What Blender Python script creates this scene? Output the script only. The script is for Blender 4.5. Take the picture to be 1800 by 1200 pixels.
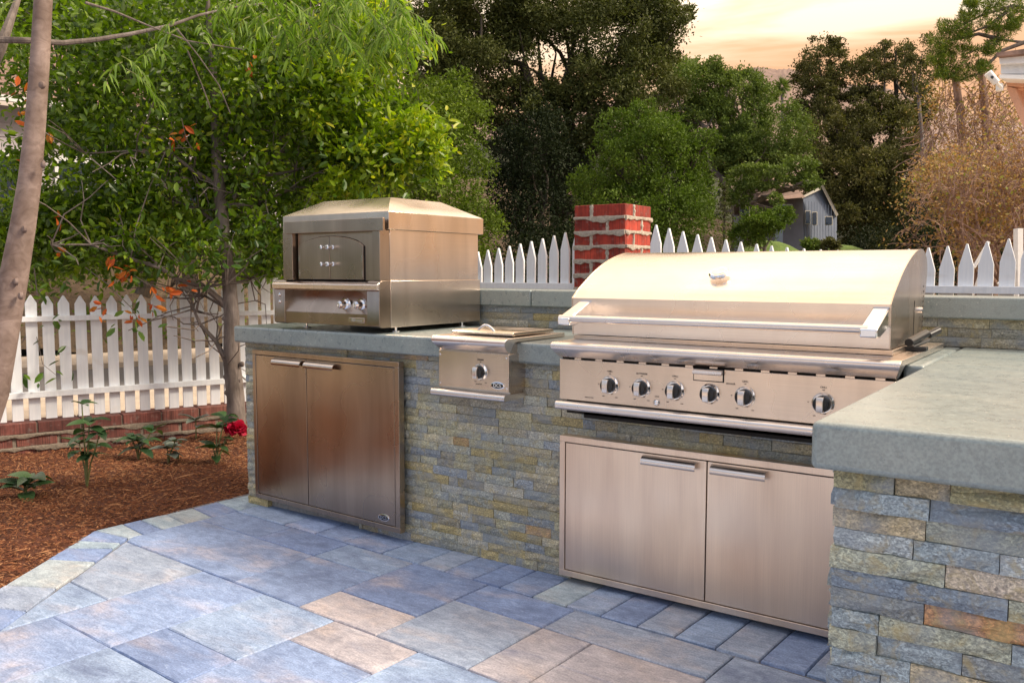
import bpy, bmesh, math, random
import numpy as np
from mathutils import Vector, Matrix
PI = math.pi
R = math.radians
for o in list(bpy.data.objects): bpy.data.objects.remove(o)
sc = bpy.context.scene
col = sc.collection

# ------------------------------------------------------------------ camera, sky, sun, exposure
F, YAW, PIT, ROL, H = 1522.0, R(-34.85), R(4.63), R(-.05), 1.22      # focal length in photo pixels (1800 wide)
def cam_axes():
    cy, sy, cp, sp, cr, sr = math.cos(YAW), math.sin(YAW), math.cos(PIT), math.sin(PIT), math.cos(ROL), math.sin(ROL)
    f = np.array([sy*cp, cy*cp, -sp]); r = np.array([cy, -sy, 0.]); d = np.cross(f, r)
    return cr*r+sr*d, -sr*r+cr*d, f
AR, AD, AF = cam_axes()
def at(px, py, dep):
    """world point that lies dep metres in front of the camera along its axis"""
    return np.array([0, 0, H]) + dep*(AF + AR*(px-900)/F + AD*(py-600)/F)
cam_d = bpy.data.cameras.new('camera'); cam = bpy.data.objects.new('camera', cam_d); col.objects.link(cam)
cam.matrix_world = Matrix(((AR[0], -AD[0], -AF[0], 0), (AR[1], -AD[1], -AF[1], 0), (AR[2], -AD[2], -AF[2], H), (0, 0, 0, 1)))
cam_d.sensor_width = 36; cam_d.lens = F*36/1800; cam_d.clip_start = .05; cam_d.clip_end = 6000
sc.camera = cam
SUN_AZ, SUN_EL = R(62), R(40)          # heading from +Y towards +X
SKY_EL = R(14)
sun_d = bpy.data.lights.new('sun', 'SUN'); sun_d.energy = 2.2; sun_d.angle = R(12); sun_d.color = (1, .87, .70)
sun = bpy.data.objects.new('sun', sun_d); col.objects.link(sun)
sdir = Vector((math.sin(SUN_AZ)*math.cos(SUN_EL), math.cos(SUN_AZ)*math.cos(SUN_EL), math.sin(SUN_EL)))
sun.rotation_euler = sdir.to_track_quat('Z', 'Y').to_euler(); sun.location = (3, 3, 8)
vs = sc.view_settings; vs.view_transform = 'Standard'; vs.look = 'None'; vs.exposure = 0.0; vs.gamma = 1; vs.use_curve_mapping = False
EXPO = 1.0
vs.exposure = EXPO

def build_world():
    w = bpy.data.worlds.new('World'); sc.world = w; w.use_nodes = True
    nt = w.node_tree; nt.nodes.clear(); N = nt.nodes.new; L = nt.links.new
    out = N('ShaderNodeOutputWorld')
    sky = N('ShaderNodeTexSky'); sky.sky_type = 'NISHITA'; sky.sun_disc = False
    sky.sun_elevation = SUN_EL; sky.sun_rotation = SUN_AZ; sky.air_density = 1.2; sky.dust_density = 2.0; sky.ozone_density = 1.0
    bg = N('ShaderNodeBackground'); bg.inputs[1].default_value = .10
    L(sky.outputs[0], bg.inputs[0])
    tc = N('ShaderNodeTexCoord')
    # closeness to the evening glow
    dot = N('ShaderNodeVectorMath'); dot.operation = 'DOT_PRODUCT'
    g = Vector((.10, .78, .62)).normalized(); dot.inputs[1].default_value = g
    L(tc.outputs['Generated'], dot.inputs[0])
    mr = N('ShaderNodeMapRange'); mr.inputs[1].default_value = -.6; mr.inputs[2].default_value = 1; L(dot.outputs['Value'], mr.inputs[0])
    ramp = N('ShaderNodeValToRGB'); cr = ramp.color_ramp
    cr.elements[0].position = 0; cr.elements[0].color = (.29, .38, .55, 1)
    cr.elements[1].position = 1; cr.elements[1].color = (1.0, .88, .72, 1)
    e = cr.elements.new(.38); e.color = (.46, .53, .66, 1)
    e = cr.elements.new(.66); e.color = (.96, .90, .83, 1)
    L(mr.outputs[0], ramp.inputs[0])
    # streaky clouds
    mp = N('ShaderNodeMapping'); mp.inputs['Scale'].default_value = (1.6, 1.6, 13); L(tc.outputs['Generated'], mp.inputs[0])
    nz = N('ShaderNodeTexNoise'); nz.inputs['Scale'].default_value = 1.7; nz.inputs['Detail'].default_value = 7; nz.inputs['Distortion'].default_value = .5
    L(mp.outputs[0], nz.inputs['Vector'])
    r2 = N('ShaderNodeValToRGB'); r2.color_ramp.elements[0].position = .40; r2.color_ramp.elements[1].position = .56
    r2.color_ramp.elements[0].color = (.76, .54, .36, 1); r2.color_ramp.elements[1].color = (1.0, 1.0, 1.0, 1)
    L(nz.outputs[0], r2.inputs[0])
    mul = N('ShaderNodeMixRGB'); mul.blend_type = 'MULTIPLY'; mul.inputs[0].default_value = 1
    L(ramp.outputs[0], mul.inputs[1]); L(r2.outputs[0], mul.inputs[2])
    sx = N('ShaderNodeSeparateXYZ'); L(tc.outputs['Generated'], sx.inputs[0])
    hz = N('ShaderNodeValToRGB'); L(sx.outputs[2], hz.inputs[0]); h = hz.color_ramp
    h.elements[0].position = .10; h.elements[0].color = (.52, .33, .19, 1); h.elements[1].position = .62; h.elements[1].color = (1.40, 1.34, 1.26, 1)
    e = h.elements.new(.20); e.color = (.74, .56, .38, 1); e = h.elements.new(.29); e.color = (.98, .88, .74, 1)
    m3 = N('ShaderNodeMixRGB'); m3.blend_type = 'MULTIPLY'; L(mul.outputs[0], m3.inputs[1]); L(hz.outputs[0], m3.inputs[2])
    # only the glowing side is orange low down; the side away from the sun keeps its blue-grey
    gm = N('ShaderNodeMapRange'); gm.inputs[1].default_value = -.35; gm.inputs[2].default_value = .45; L(dot.outputs['Value'], gm.inputs[0]); L(gm.outputs[0], m3.inputs[0])
    mul = m3
    bg2 = N('ShaderNodeBackground'); bg2.inputs[1].default_value = .98; L(mul.outputs[0], bg2.inputs[0])
    mx = N('ShaderNodeMixShader'); mx.inputs[0].default_value = .85
    L(bg.outputs[0], mx.inputs[1]); L(bg2.outputs[0], mx.inputs[2]); L(mx.outputs[0], out.inputs[0])
build_world()

# ------------------------------------------------------------------ materials
def newmat(name):
    m = bpy.data.materials.new(name); m.use_nodes = True
    nt = m.node_tree; b = nt.nodes['Principled BSDF']
    return m, nt, nt.nodes.new, nt.links.new, b
def coord(nt, kind='obj', scale=(1, 1, 1), perobj=False):
    N, L = nt.nodes.new, nt.links.new
    mp = N('ShaderNodeMapping'); mp.inputs['Scale'].default_value = scale
    if kind == 'obj': L(N('ShaderNodeTexCoord').outputs['Object'], mp.inputs[0])
    else: L(N('ShaderNodeNewGeometry').outputs['Position'], mp.inputs[0])
    if perobj:
        oi = N('ShaderNodeObjectInfo'); c = N('ShaderNodeCombineXYZ'); mm = N('ShaderNodeMath'); mm.operation = 'MULTIPLY'; mm.inputs[1].default_value = 37
        L(oi.outputs['Random'], mm.inputs[0]); L(mm.outputs[0], c.inputs[0]); L(mm.outputs[0], c.inputs[2]); L(c.outputs[0], mp.inputs['Location'])
    return mp.outputs[0]
def noise(nt, vec, scale, detail=4, dist=0, rough=.5):
    n = nt.nodes.new('ShaderNodeTexNoise'); n.inputs['Scale'].default_value = scale; n.inputs['Detail'].default_value = detail
    n.inputs['Distortion'].default_value = dist; n.inputs['Roughness'].default_value = rough
    nt.links.new(vec, n.inputs['Vector']); return n.outputs['Fac']
def ramp(nt, fac, stops, interp='LINEAR'):
    r = nt.nodes.new('ShaderNodeValToRGB'); r.color_ramp.interpolation = interp; e = r.color_ramp.elements
    while len(e) < len(stops): e.new(.5)
    for i, (p, c) in enumerate(stops):
        e[i].position = p; e[i].color = (*c, 1) if len(c) == 3 else c
    nt.links.new(fac, r.inputs[0]); return r.outputs[0]
def mix(nt, a, b, fac=.5, mode='MIX'):
    m = nt.nodes.new('ShaderNodeMixRGB'); m.blend_type = mode
    for i, v in ((0, fac), (1, a), (2, b)):
        if isinstance(v, (int, float)): m.inputs[i].default_value = v
        elif isinstance(v, tuple): m.inputs[i].default_value = (*v, 1)
        else: nt.links.new(v, m.inputs[i])
    return m.outputs[0]
def bump(nt, b, h, strength=.3, dist=.01, prev=None):
    n = nt.nodes.new('ShaderNodeBump'); n.inputs['Strength'].default_value = strength; n.inputs['Distance'].default_value = dist
    nt.links.new(h, n.inputs['Height'])
    if prev is not None: nt.links.new(prev, n.inputs['Normal'])
    nt.links.new(n.outputs[0], b.inputs['Normal']); return n.outputs[0]

def simple(name, c, rough=.6, metal=0, nscale=30, var=.15, bmp=.1, bdist=.002):
    m, nt, N, L, b = newmat(name); v = coord(nt, 'geo')
    f = noise(nt, v, nscale, 5)
    c0 = tuple(x*(1-var) for x in c); c1 = tuple(min(1, x*(1+var)) for x in c)
    L(ramp(nt, f, [(.3, c0), (.7, c1)]), b.inputs['Base Color'])
    b.inputs['Roughness'].default_value = rough; b.inputs['Metallic'].default_value = metal
    if bmp: bump(nt, b, f, bmp, bdist)
    return m
def steel(name, c=(.62, .56, .49), rough=.30, horiz=True, streak=.12, smudge=.10):
    m, nt, N, L, b = newmat(name)
    fine = noise(nt, coord(nt, 'geo', (3, 3, 900) if horiz else (700, 700, 3)), 1, 3)
    big = noise(nt, coord(nt, 'geo', (9, 9, 1.2)), 1, 4, .6)
    sm = noise(nt, coord(nt, 'geo', (4, 4, 4)), 1, 1.5)
    c0 = tuple(x*(1-streak) for x in c); c1 = tuple(min(1, x*(1+streak)) for x in c)
    base = ramp(nt, big, [(.3, c0), (.7, c1)])
    L(mix(nt, base, ramp(nt, fine, [(.3, (.90, .90, .90)), (.7, (1, 1, 1))]), 1, 'MULTIPLY'), b.inputs['Base Color'])
    rr = N('ShaderNodeMapRange'); rr.inputs[1].default_value = .3; rr.inputs[2].default_value = .7
    rr.inputs[3].default_value = rough-smudge*.5; rr.inputs[4].default_value = rough+smudge; L(sm, rr.inputs[0])
    L(rr.outputs[0], b.inputs['Roughness'])
    b.inputs['Metallic'].default_value = 1
    b.inputs['Anisotropic'].default_value = .5
    bump(nt, b, fine, .02, .0004)
    return m
M = {}
M['steel'] = steel('brushed_steel', (.70, .60, .515), .24, True, .08, .06)
M['steel_door'] = steel('brushed_steel_vertical', (.93, .735, .585), .36, False, .12, .08)  # vertical-grain steel, bright warm reflection put into the base colour
M['steel_dark_reflect'] = steel('brushed_steel_dark_reflection', (.43, .345, .275), .27, False, .14, .07)  # same stainless steel, reflected dark foliage put into the base colour
M['steel_oven'] = steel('brushed_steel_oven', (.70, .60, .515), .26, True, .10, .07)
M['steel_bright_reflect'] = steel('brushed_steel_bright_reflection', (.84, .755, .685), .26, True, .04, .06)  # same stainless steel, reflected bright sky put into the base colour
def chrome():
    m, nt, N, L, b = newmat('chrome'); b.inputs['Base Color'].default_value = (.82, .82, .84, 1); b.inputs['Metallic'].default_value = 1; b.inputs['Roughness'].default_value = .09; return m
M['chrome'] = chrome()
M['black'] = simple('black_plastic', (.012, .013, .016), .35, 0, 60, .2, 0)
M['gap'] = simple('dark_gap', (.01, .008, .007), .8, 0, 60, .2, 0)  # near-black stand-in for the shade inside gaps and recesses
M['print'] = simple('black_print', (.05, .045, .045), .5, 0, 60, .1, 0)

def concrete():
    m, nt, N, L, b = newmat('honed_concrete'); v = coord(nt, 'geo')
    big = noise(nt, coord(nt, 'geo', (1, 3.2, 1)), 2.6, 7, .8, .6); fine = noise(nt, v, 190, 3); mid = noise(nt, v, 38, 5)
    base = ramp(nt, big, [(.25, (.19, .24, .255)), (.5, (.245, .295, .295)), (.75, (.31, .345, .33))])
    base = mix(nt, base, ramp(nt, mid, [(.3, (.86, .87, .88)), (.7, (1.08, 1.08, 1.06))]), .7, 'MULTIPLY')
    vo = N('ShaderNodeTexVoronoi'); vo.inputs['Scale'].default_value = 80; L(v, vo.inputs['Vector'])
    specks = ramp(nt, vo.outputs['Distance'], [(.12, (1, 1, 1)), (.24, (0, 0, 0))])
    vr = ramp(nt, vo.outputs['Color'], [(.78, (0, 0, 0)), (.82, (1, 1, 1))])
    base = mix(nt, base, (.55, .55, .50), mix(nt, specks, vr, 1, 'MULTIPLY'))
    base = mix(nt, base, ramp(nt, fine, [(.35, (.75, .75, .77)), (.65, (1.2, 1.2, 1.2))]), .7, 'MULTIPLY')
    L(base, b.inputs['Base Color'])
    rr = ramp(nt, mid, [(.3, (.26,)*3), (.7, (.34,)*3)]); L(rr, b.inputs['Roughness'])
    b.inputs['Specular IOR Level'].default_value = .9
    p = bump(nt, b, fine, .12, .001); bump(nt, b, mid, .05, .002, p); return m
M['concrete'] = concrete()

def ledger():
    """split-face quartzite: object colour is the tint of the single stone"""
    m, nt, N, L, b = newmat('split_stone'); v = coord(nt, 'geo'); vp = coord(nt, 'geo', (1, 1, 1), True)
    oi = N('ShaderNodeObjectInfo')
    grain = noise(nt, coord(nt, 'geo', (150, 150, 230), True), 1, 6, .8, .62)
    mid = noise(nt, vp, 22, 6, 1.2, .6); fl = noise(nt, vp, 8, 4, .5)
    c = mix(nt, oi.outputs['Color'], ramp(nt, grain, [(.30, (.34, .35, .38)), (.5, (.95, .95, .93)), (.68, (1.9, 1.88, 1.8))]), 1, 'MULTIPLY')
    c = mix(nt, c, (.42, .34, .15), ramp(nt, mid, [(.50, (0, 0, 0)), (.68, (.6, .6, .6))]))
    c = mix(nt, c, (.24, .29, .35), ramp(nt, fl, [(.46, (0, 0, 0)), (.66, (.65, .65, .65))]))
    c = mix(nt, c, (.45, .45, .42), ramp(nt, grain, [(.68, (0, 0, 0)), (.80, (.5, .5, .5))]))
    L(c, b.inputs['Base Color']); b.inputs['Roughness'].default_value = .62; b.inputs['Specular IOR Level'].default_value = .5
    p = bump(nt, b, mid, .7, .008); bump(nt, b, grain, .6, .003, p); return m
M['stone'] = ledger()
def paver():
    m, nt, N, L, b = newmat('blended_paver'); oi = N('ShaderNodeObjectInfo')
    vp = coord(nt, 'geo', (2.2, 5.5, 1), True)
    # stripes run along the paver joints
    big = noise(nt, vp, 1.0, 4, .35, .5); mid = noise(nt, coord(nt, 'geo', (1, 1, 1), True), 9, 7, .6, .62); fine = noise(nt, coord(nt, 'geo'), 160, 4)
    tan = ramp(nt, big, [(.50, (0, 0, 0)), (.68, (1, 1, 1))]); dark = ramp(nt, big, [(.30, (1, 1, 1)), (.44, (0, 0, 0))])
    m1 = ramp(nt, mid, [(.40, (0, 0, 0)), (.60, (1, 1, 1))])
    c = mix(nt, oi.outputs['Color'], (.52, .40, .32), mix(nt, mix(nt, tan, m1, .7, 'MULTIPLY'), (.42, .42, .42), 1, 'MULTIPLY'))
    c = mix(nt, c, (.14, .19, .34), mix(nt, dark, ramp(nt, mid, [(.3, (.7, .7, .7)), (.62, (.12, .12, .12))]), 1, 'MULTIPLY'))
    c = mix(nt, c, ramp(nt, mid, [(.3, (.76, .76, .78)), (.7, (1.26, 1.24, 1.2))]), .8, 'MULTIPLY')
    cleft = noise(nt, coord(nt, 'geo', (14, 42, 1), True), 1, 7, 1.2, .68)
    c = mix(nt, c, ramp(nt, cleft, [(.38, (.74, .76, .80)), (.62, (1.24, 1.22, 1.2))]), .7, 'MULTIPLY')
    c = mix(nt, c, (.50, .58, .64), ramp(nt, cleft, [(.60, (0, 0, 0)), (.74, (.45, .45, .45))]))
    c = mix(nt, c, ramp(nt, fine, [(.3, (.72, .72, .74)), (.7, (1.22, 1.22, 1.2))]), .8, 'MULTIPLY')
    L(c, b.inputs['Base Color']); b.inputs['Roughness'].default_value = .66; b.inputs['Specular IOR Level'].default_value = .4
    p = bump(nt, b, cleft, .5, .008); bump(nt, b, fine, .45, .0025, p); return m
M['paver'] = paver()
M['sand'] = simple('joint_sand', (.17, .17, .19), .9, 0, 200, .3, .3)
M['mortar'] = simple('mortar', (.42, .37, .31), .9, 0, 60, .25, .6, .006)
M['grout'] = simple('pale_grout', (.30, .31, .31), .9, 0, 60, .25, .3, .003)  # grout paled to stand in for highlights along the stone edges
M['mortar_dull'] = simple('dull_mortar', (.22, .18, .14), .9, 0, 60, .3, .6, .006)
def brick(name, c, scr=True):
    m, nt, N, L, b = newmat(name)
    v = coord(nt, 'geo', (1, 1, 1), True); f = noise(nt, v, 14, 5); g = noise(nt, coord(nt, 'geo', (170, 170, 3)), 1, 2)
    base = ramp(nt, f, [(.3, tuple(x*.62 for x in c)), (.7, tuple(x*1.25 for x in c))])
    base = mix(nt, base, ramp(nt, N('ShaderNodeObjectInfo').outputs['Random'], [(0, (.62, .60, .62)), (.5, (1, 1, 1)), (1, (1.25, 1.5, 1.4))]), 1, 'MULTIPLY')
    base = mix(nt, base, (.33, .30, .27), ramp(nt, noise(nt, coord(nt, 'geo'), 26, 5), [(.56, (0, 0, 0)), (.74, (.4, .4, .4))]))
    base = mix(nt, base, ramp(nt, g, [(.35, (.45, .45, .45)), (.6, (1.1, 1.1, 1.1))]), .8, 'MULTIPLY')
    L(base, b.inputs['Base Color']); b.inputs['Roughness'].default_value = .75; bump(nt, b, g, .5, .004); return m
M['brick_red'] = brick('red_wirecut_brick', (.42, .045, .025))
M['brick_dull'] = brick('weathered_brick', (.20, .062, .048))
def paint():
    m, nt, N, L, b = newmat('white_fence_paint')
    g = noise(nt, coord(nt, 'geo', (60, 60, 4)), 1, 4); d = noise(nt, coord(nt, 'geo', (3, 3, 6)), 1, 5, 1)
    base = ramp(nt, g, [(.3, (.76, .79, .83)), (.7, (.86, .88, .90))])
    base = mix(nt, base, (.55, .48, .40), ramp(nt, d, [(.60, (0, 0, 0)), (.78, (.35, .35, .35))]))
    L(base, b.inputs['Base Color']); b.inputs['Roughness'].default_value = .5; bump(nt, b, g, .18, .002); return m
M['paint'] = paint()
def mulchmat(name, stops, scale=90):
    m, nt, N, L, b = newmat(name); v = coord(nt, 'geo'); f = noise(nt, v, scale, 6, 2, .65); g = noise(nt, v, 2.2, 4)
    c = ramp(nt, f, stops); c = mix(nt, c, ramp(nt, g, [(.3, (.7, .66, .62)), (.7, (1.2, 1.15, 1.1))]), .8, 'MULTIPLY')
    L(c, b.inputs['Base Color']); b.inputs['Roughness'].default_value = .9; bump(nt, b, f, .9, .02); return m
M['mulch'] = mulchmat('wood_mulch', [(.25, (.030, .010, .006)), (.5, (.12, .038, .018)), (.75, (.23, .09, .045))])
M['dirt'] = mulchmat('brown_ground', [(.25, (.03, .022, .014)), (.5, (.09, .06, .035)), (.75, (.17, .12, .07))], 12)
def islandmat(name, stops, rough=.8, transl=0, tcol=None, spec=.3, objcol=False, w=.72, bs=.9):
    m, nt, N, L, b = newmat(name); ge = N('ShaderNodeNewGeometry')
    rnd = ge.outputs['Random Per Island']
    if objcol:
        rnd = N('ShaderNodeObjectInfo').outputs['Random']
    v = coord(nt, 'geo'); big = noise(nt, v, bs, 3)
    add = N('ShaderNodeMath'); add.operation = 'MULTIPLY_ADD'; L(rnd, add.inputs[0]); add.inputs[1].default_value = w
    m2 = N('ShaderNodeMath'); m2.operation = 'MULTIPLY'; L(big, m2.inputs[0]); m2.inputs[1].default_value = 1.08-w; L(m2.outputs[0], add.inputs[2])
    c = ramp(nt, add.outputs[0], stops); L(c, b.inputs['Base Color']); b.inputs['Roughness'].default_value = rough; b.inputs['Specular IOR Level'].default_value = spec
    if transl:
        t = N('ShaderNodeBsdfTranslucent'); L(mix(nt, c, tcol or (1.3, 1.5, .5), 1, 'MULTIPLY'), t.inputs[0])
        ms = N('ShaderNodeMixShader'); ms.inputs[0].default_value = transl
        o = nt.nodes['Material Output']; L(b.outputs[0], ms.inputs[1]); L(t.outputs[0], ms.inputs[2]); L(ms.outputs[0], o.inputs[0])
    return m
M['chips'] = islandmat('wood_shreds', [(.1, (.035, .012, .006)), (.4, (.13, .042, .018)), (.7, (.24, .095, .040)), (.93, (.38, .20, .10)), (1, (.55, .42, .28))], .85)
G = islandmat
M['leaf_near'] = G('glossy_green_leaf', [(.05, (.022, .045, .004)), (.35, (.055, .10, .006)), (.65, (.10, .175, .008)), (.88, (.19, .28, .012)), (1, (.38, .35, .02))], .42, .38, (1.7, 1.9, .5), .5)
M['leaf_sun_tint'] = G('sun_tinted_leaf', [(.05, (.06, .11, .006)), (.4, (.17, .27, .010)), (.75, (.31, .42, .015)), (1, (.55, .48, .04))], .42, .42, (1.6, 1.7, .5), .5)  # brighter yellow-green leaf copy, sunlight put into the colour
M['leaf_dead'] = G('rust_leaf', [(.1, (.28, .04, .01)), (.6, (.50, .10, .02)), (1, (.55, .28, .05))], .6, .35, (1.5, 1.1, .8))
M['leaf_willow'] = G('narrow_green_leaf', [(.1, (.06, .12, .015)), (.6, (.14, .24, .03)), (1, (.26, .36, .06))], .5, .40, (1.3, 1.5, .6))
M['leaf_oak'] = G('dark_oak_leaf', [(.1, (.030, .034, .012)), (.5, (.075, .088, .026)), (.8, (.13, .14, .042)), (1, (.22, .15, .06))], .6, .15, spec=.12, w=.42, bs=0.8)
M['leaf_oak_warm'] = G('warm_oak_leaf', [(.1, (.045, .045, .018)), (.5, (.10, .10, .035)), (.8, (.16, .145, .05)), (1, (.26, .16, .08))], .6, .18, spec=.12, w=.42, bs=0.6)
M['leaf_hedge'] = G('hedge_leaf', [(.1, (.03, .05, .008)), (.5, (.085, .135, .015)), (.85, (.17, .24, .024)), (1, (.30, .28, .04))], .5, .22, spec=.12, w=.42, bs=1.6)
M['leaf_ivy'] = G('soft_green_leaf', [(.1, (.03, .050, .009)), (.5, (.078, .128, .018)), (.85, (.15, .22, .03)), (1, (.28, .28, .05))], .55, .22, spec=.12, w=.42, bs=1.5)
M['leaf_mid'] = G('pale_green_leaf', [(.1, (.055, .08, .02)), (.5, (.12, .17, .04)), (.85, (.20, .25, .06)), (1, (.30, .26, .09))], .6, .2, spec=.12, w=.42, bs=0.7)
M['leaf_shade_tint'] = G('shade_tinted_leaf', [(.1, (.006, .010, .004)), (.6, (.016, .026, .009)), (1, (.04, .05, .016))], .6, .1, spec=.12, w=.42, bs=0.8)  # near-black leaf copy with deep shade put into the colour
M['leaf_pine'] = G('pine_tuft', [(.1, (.05, .085, .008)), (.5, (.11, .17, .015)), (1, (.28, .28, .04))], .6, .2)
M['leaf_autumn'] = G('autumn_leaf', [(.1, (.22, .12, .06)), (.4, (.38, .23, .10)), (.7, (.48, .33, .12)), (.85, (.24, .28, .05)), (1, (.48, .18, .08))], .6, .3, (1.3, 1.2, .8))
M['leaf_plant'] = G('hydrangea_leaf', [(.1, (.015, .04, .018)), (.5, (.035, .085, .03)), (1, (.07, .14, .05))], .38, .15, None, .5, True)
M['leaf_grey'] = G('dusty_leaf', [(.1, (.07, .09, .08)), (.5, (.12, .15, .13)), (1, (.19, .22, .18))], .45, .1, None, .5, True)
M['petal'] = G('pink_petal', [(.1, (.42, .008, .04)), (.6, (.62, .015, .07)), (1, (.75, .06, .14))], .55, .25, (1, .6, .7))
M['grass'] = G('grass_blade', [(.1, (.05, .12, .015)), (.6, (.11, .22, .03)), (1, (.22, .30, .05))], .6, .25)
def bark(name, a, b_, sc_=(30, 30, 5), bs=.5):
    m, nt, N, L, b = newmat(name); f = noise(nt, coord(nt, 'geo', sc_), 1, 6, 1.2, .6); g = noise(nt, coord(nt, 'geo'), 7, 4)
    c = ramp(nt, f, [(.3, a), (.7, b_)]); c = mix(nt, c, ramp(nt, g, [(.35, (.6, .55, .5)), (.65, (1.15, 1.15, 1.15))]), .8, 'MULTIPLY')
    L(c, b.inputs['Base Color']); b.inputs['Roughness'].default_value = .8; bump(nt, b, f, bs, .01); return m
M['bark'] = bark('grey_bark', (.10, .08, .07), (.24, .20, .18))
M['bark_pale'] = bark('pale_smooth_bark', (.18, .125, .105), (.31, .235, .205), (14, 14, 20), .25)
M['bark_dark'] = bark('dark_bark', (.03, .022, .016), (.09, .07, .05))
M['twig'] = bark('dry_twig', (.24, .14, .10), (.50, .33, .25), (20, 20, 5))
M['stem'] = simple('green_stem', (.16, .17, .06), .6)
M['road'] = simple('pale_concrete_paving', (.52, .43, .34), .85, 0, 4, .12, .2, .004)
M['asphalt'] = simple('grey_asphalt', (.13, .12, .12), .9, 0, 40, .2, .3)
M['wall_white'] = simple('white_siding', (.42, .38, .40), .6, 0, 3, .08, 0)  # white siding greyed down: its shade is put into the colour
M['wall_blue'] = simple('blue_grey_siding', (.13, .16, .22), .7, 0, 3, .1, 0)
M['wall_warm'] = simple('warm_grey_wall', (.22, .21, .24), .7, 0, 3, .1, 0)
M['trim_dim'] = simple('dull_cream_trim', (.50, .46, .38), .6, 0, 20, .08, 0)  # duller, creamier copy of the white trim
M['trim'] = simple('white_trim', (.75, .75, .74), .45, 0, 20, .05, 0)
M['peach_light'] = simple('pale_peach_stucco', (.72, .62, .54), .8, 0, 60, .08, .2)
M['patio_far'] = simple('far_paving', (.36, .39, .46), .7, 0, 2.5, .3, 0)
M['peach'] = simple('peach_stucco', (.62, .34, .22), .7, 0, 60, .08, .2)
M['shingle'] = simple('brown_shingle', (.20, .125, .10), .9, 0, 18, .35, .5, .01)
M['shingle_warm'] = simple('warm_shingle', (.27, .18, .14), .9, 0, 3, .3, .5, .01)
M['pane'] = simple('window_glass', (.03, .04, .06), .06, 0, 5, .2, 0)
M['hill'] = mulchmat('dry_hazed_hillside', [(.25, (.13, .11, .10)), (.5, (.27, .19, .16)), (.75, (.38, .28, .22))], .02)  # dry brush colour, lightened and pinkish in place of distance haze
M['lawn'] = mulchmat('lawn', [(.25, (.05, .10, .015)), (.5, (.10, .17, .03)), (.75, (.18, .25, .05))], 6)

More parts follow.
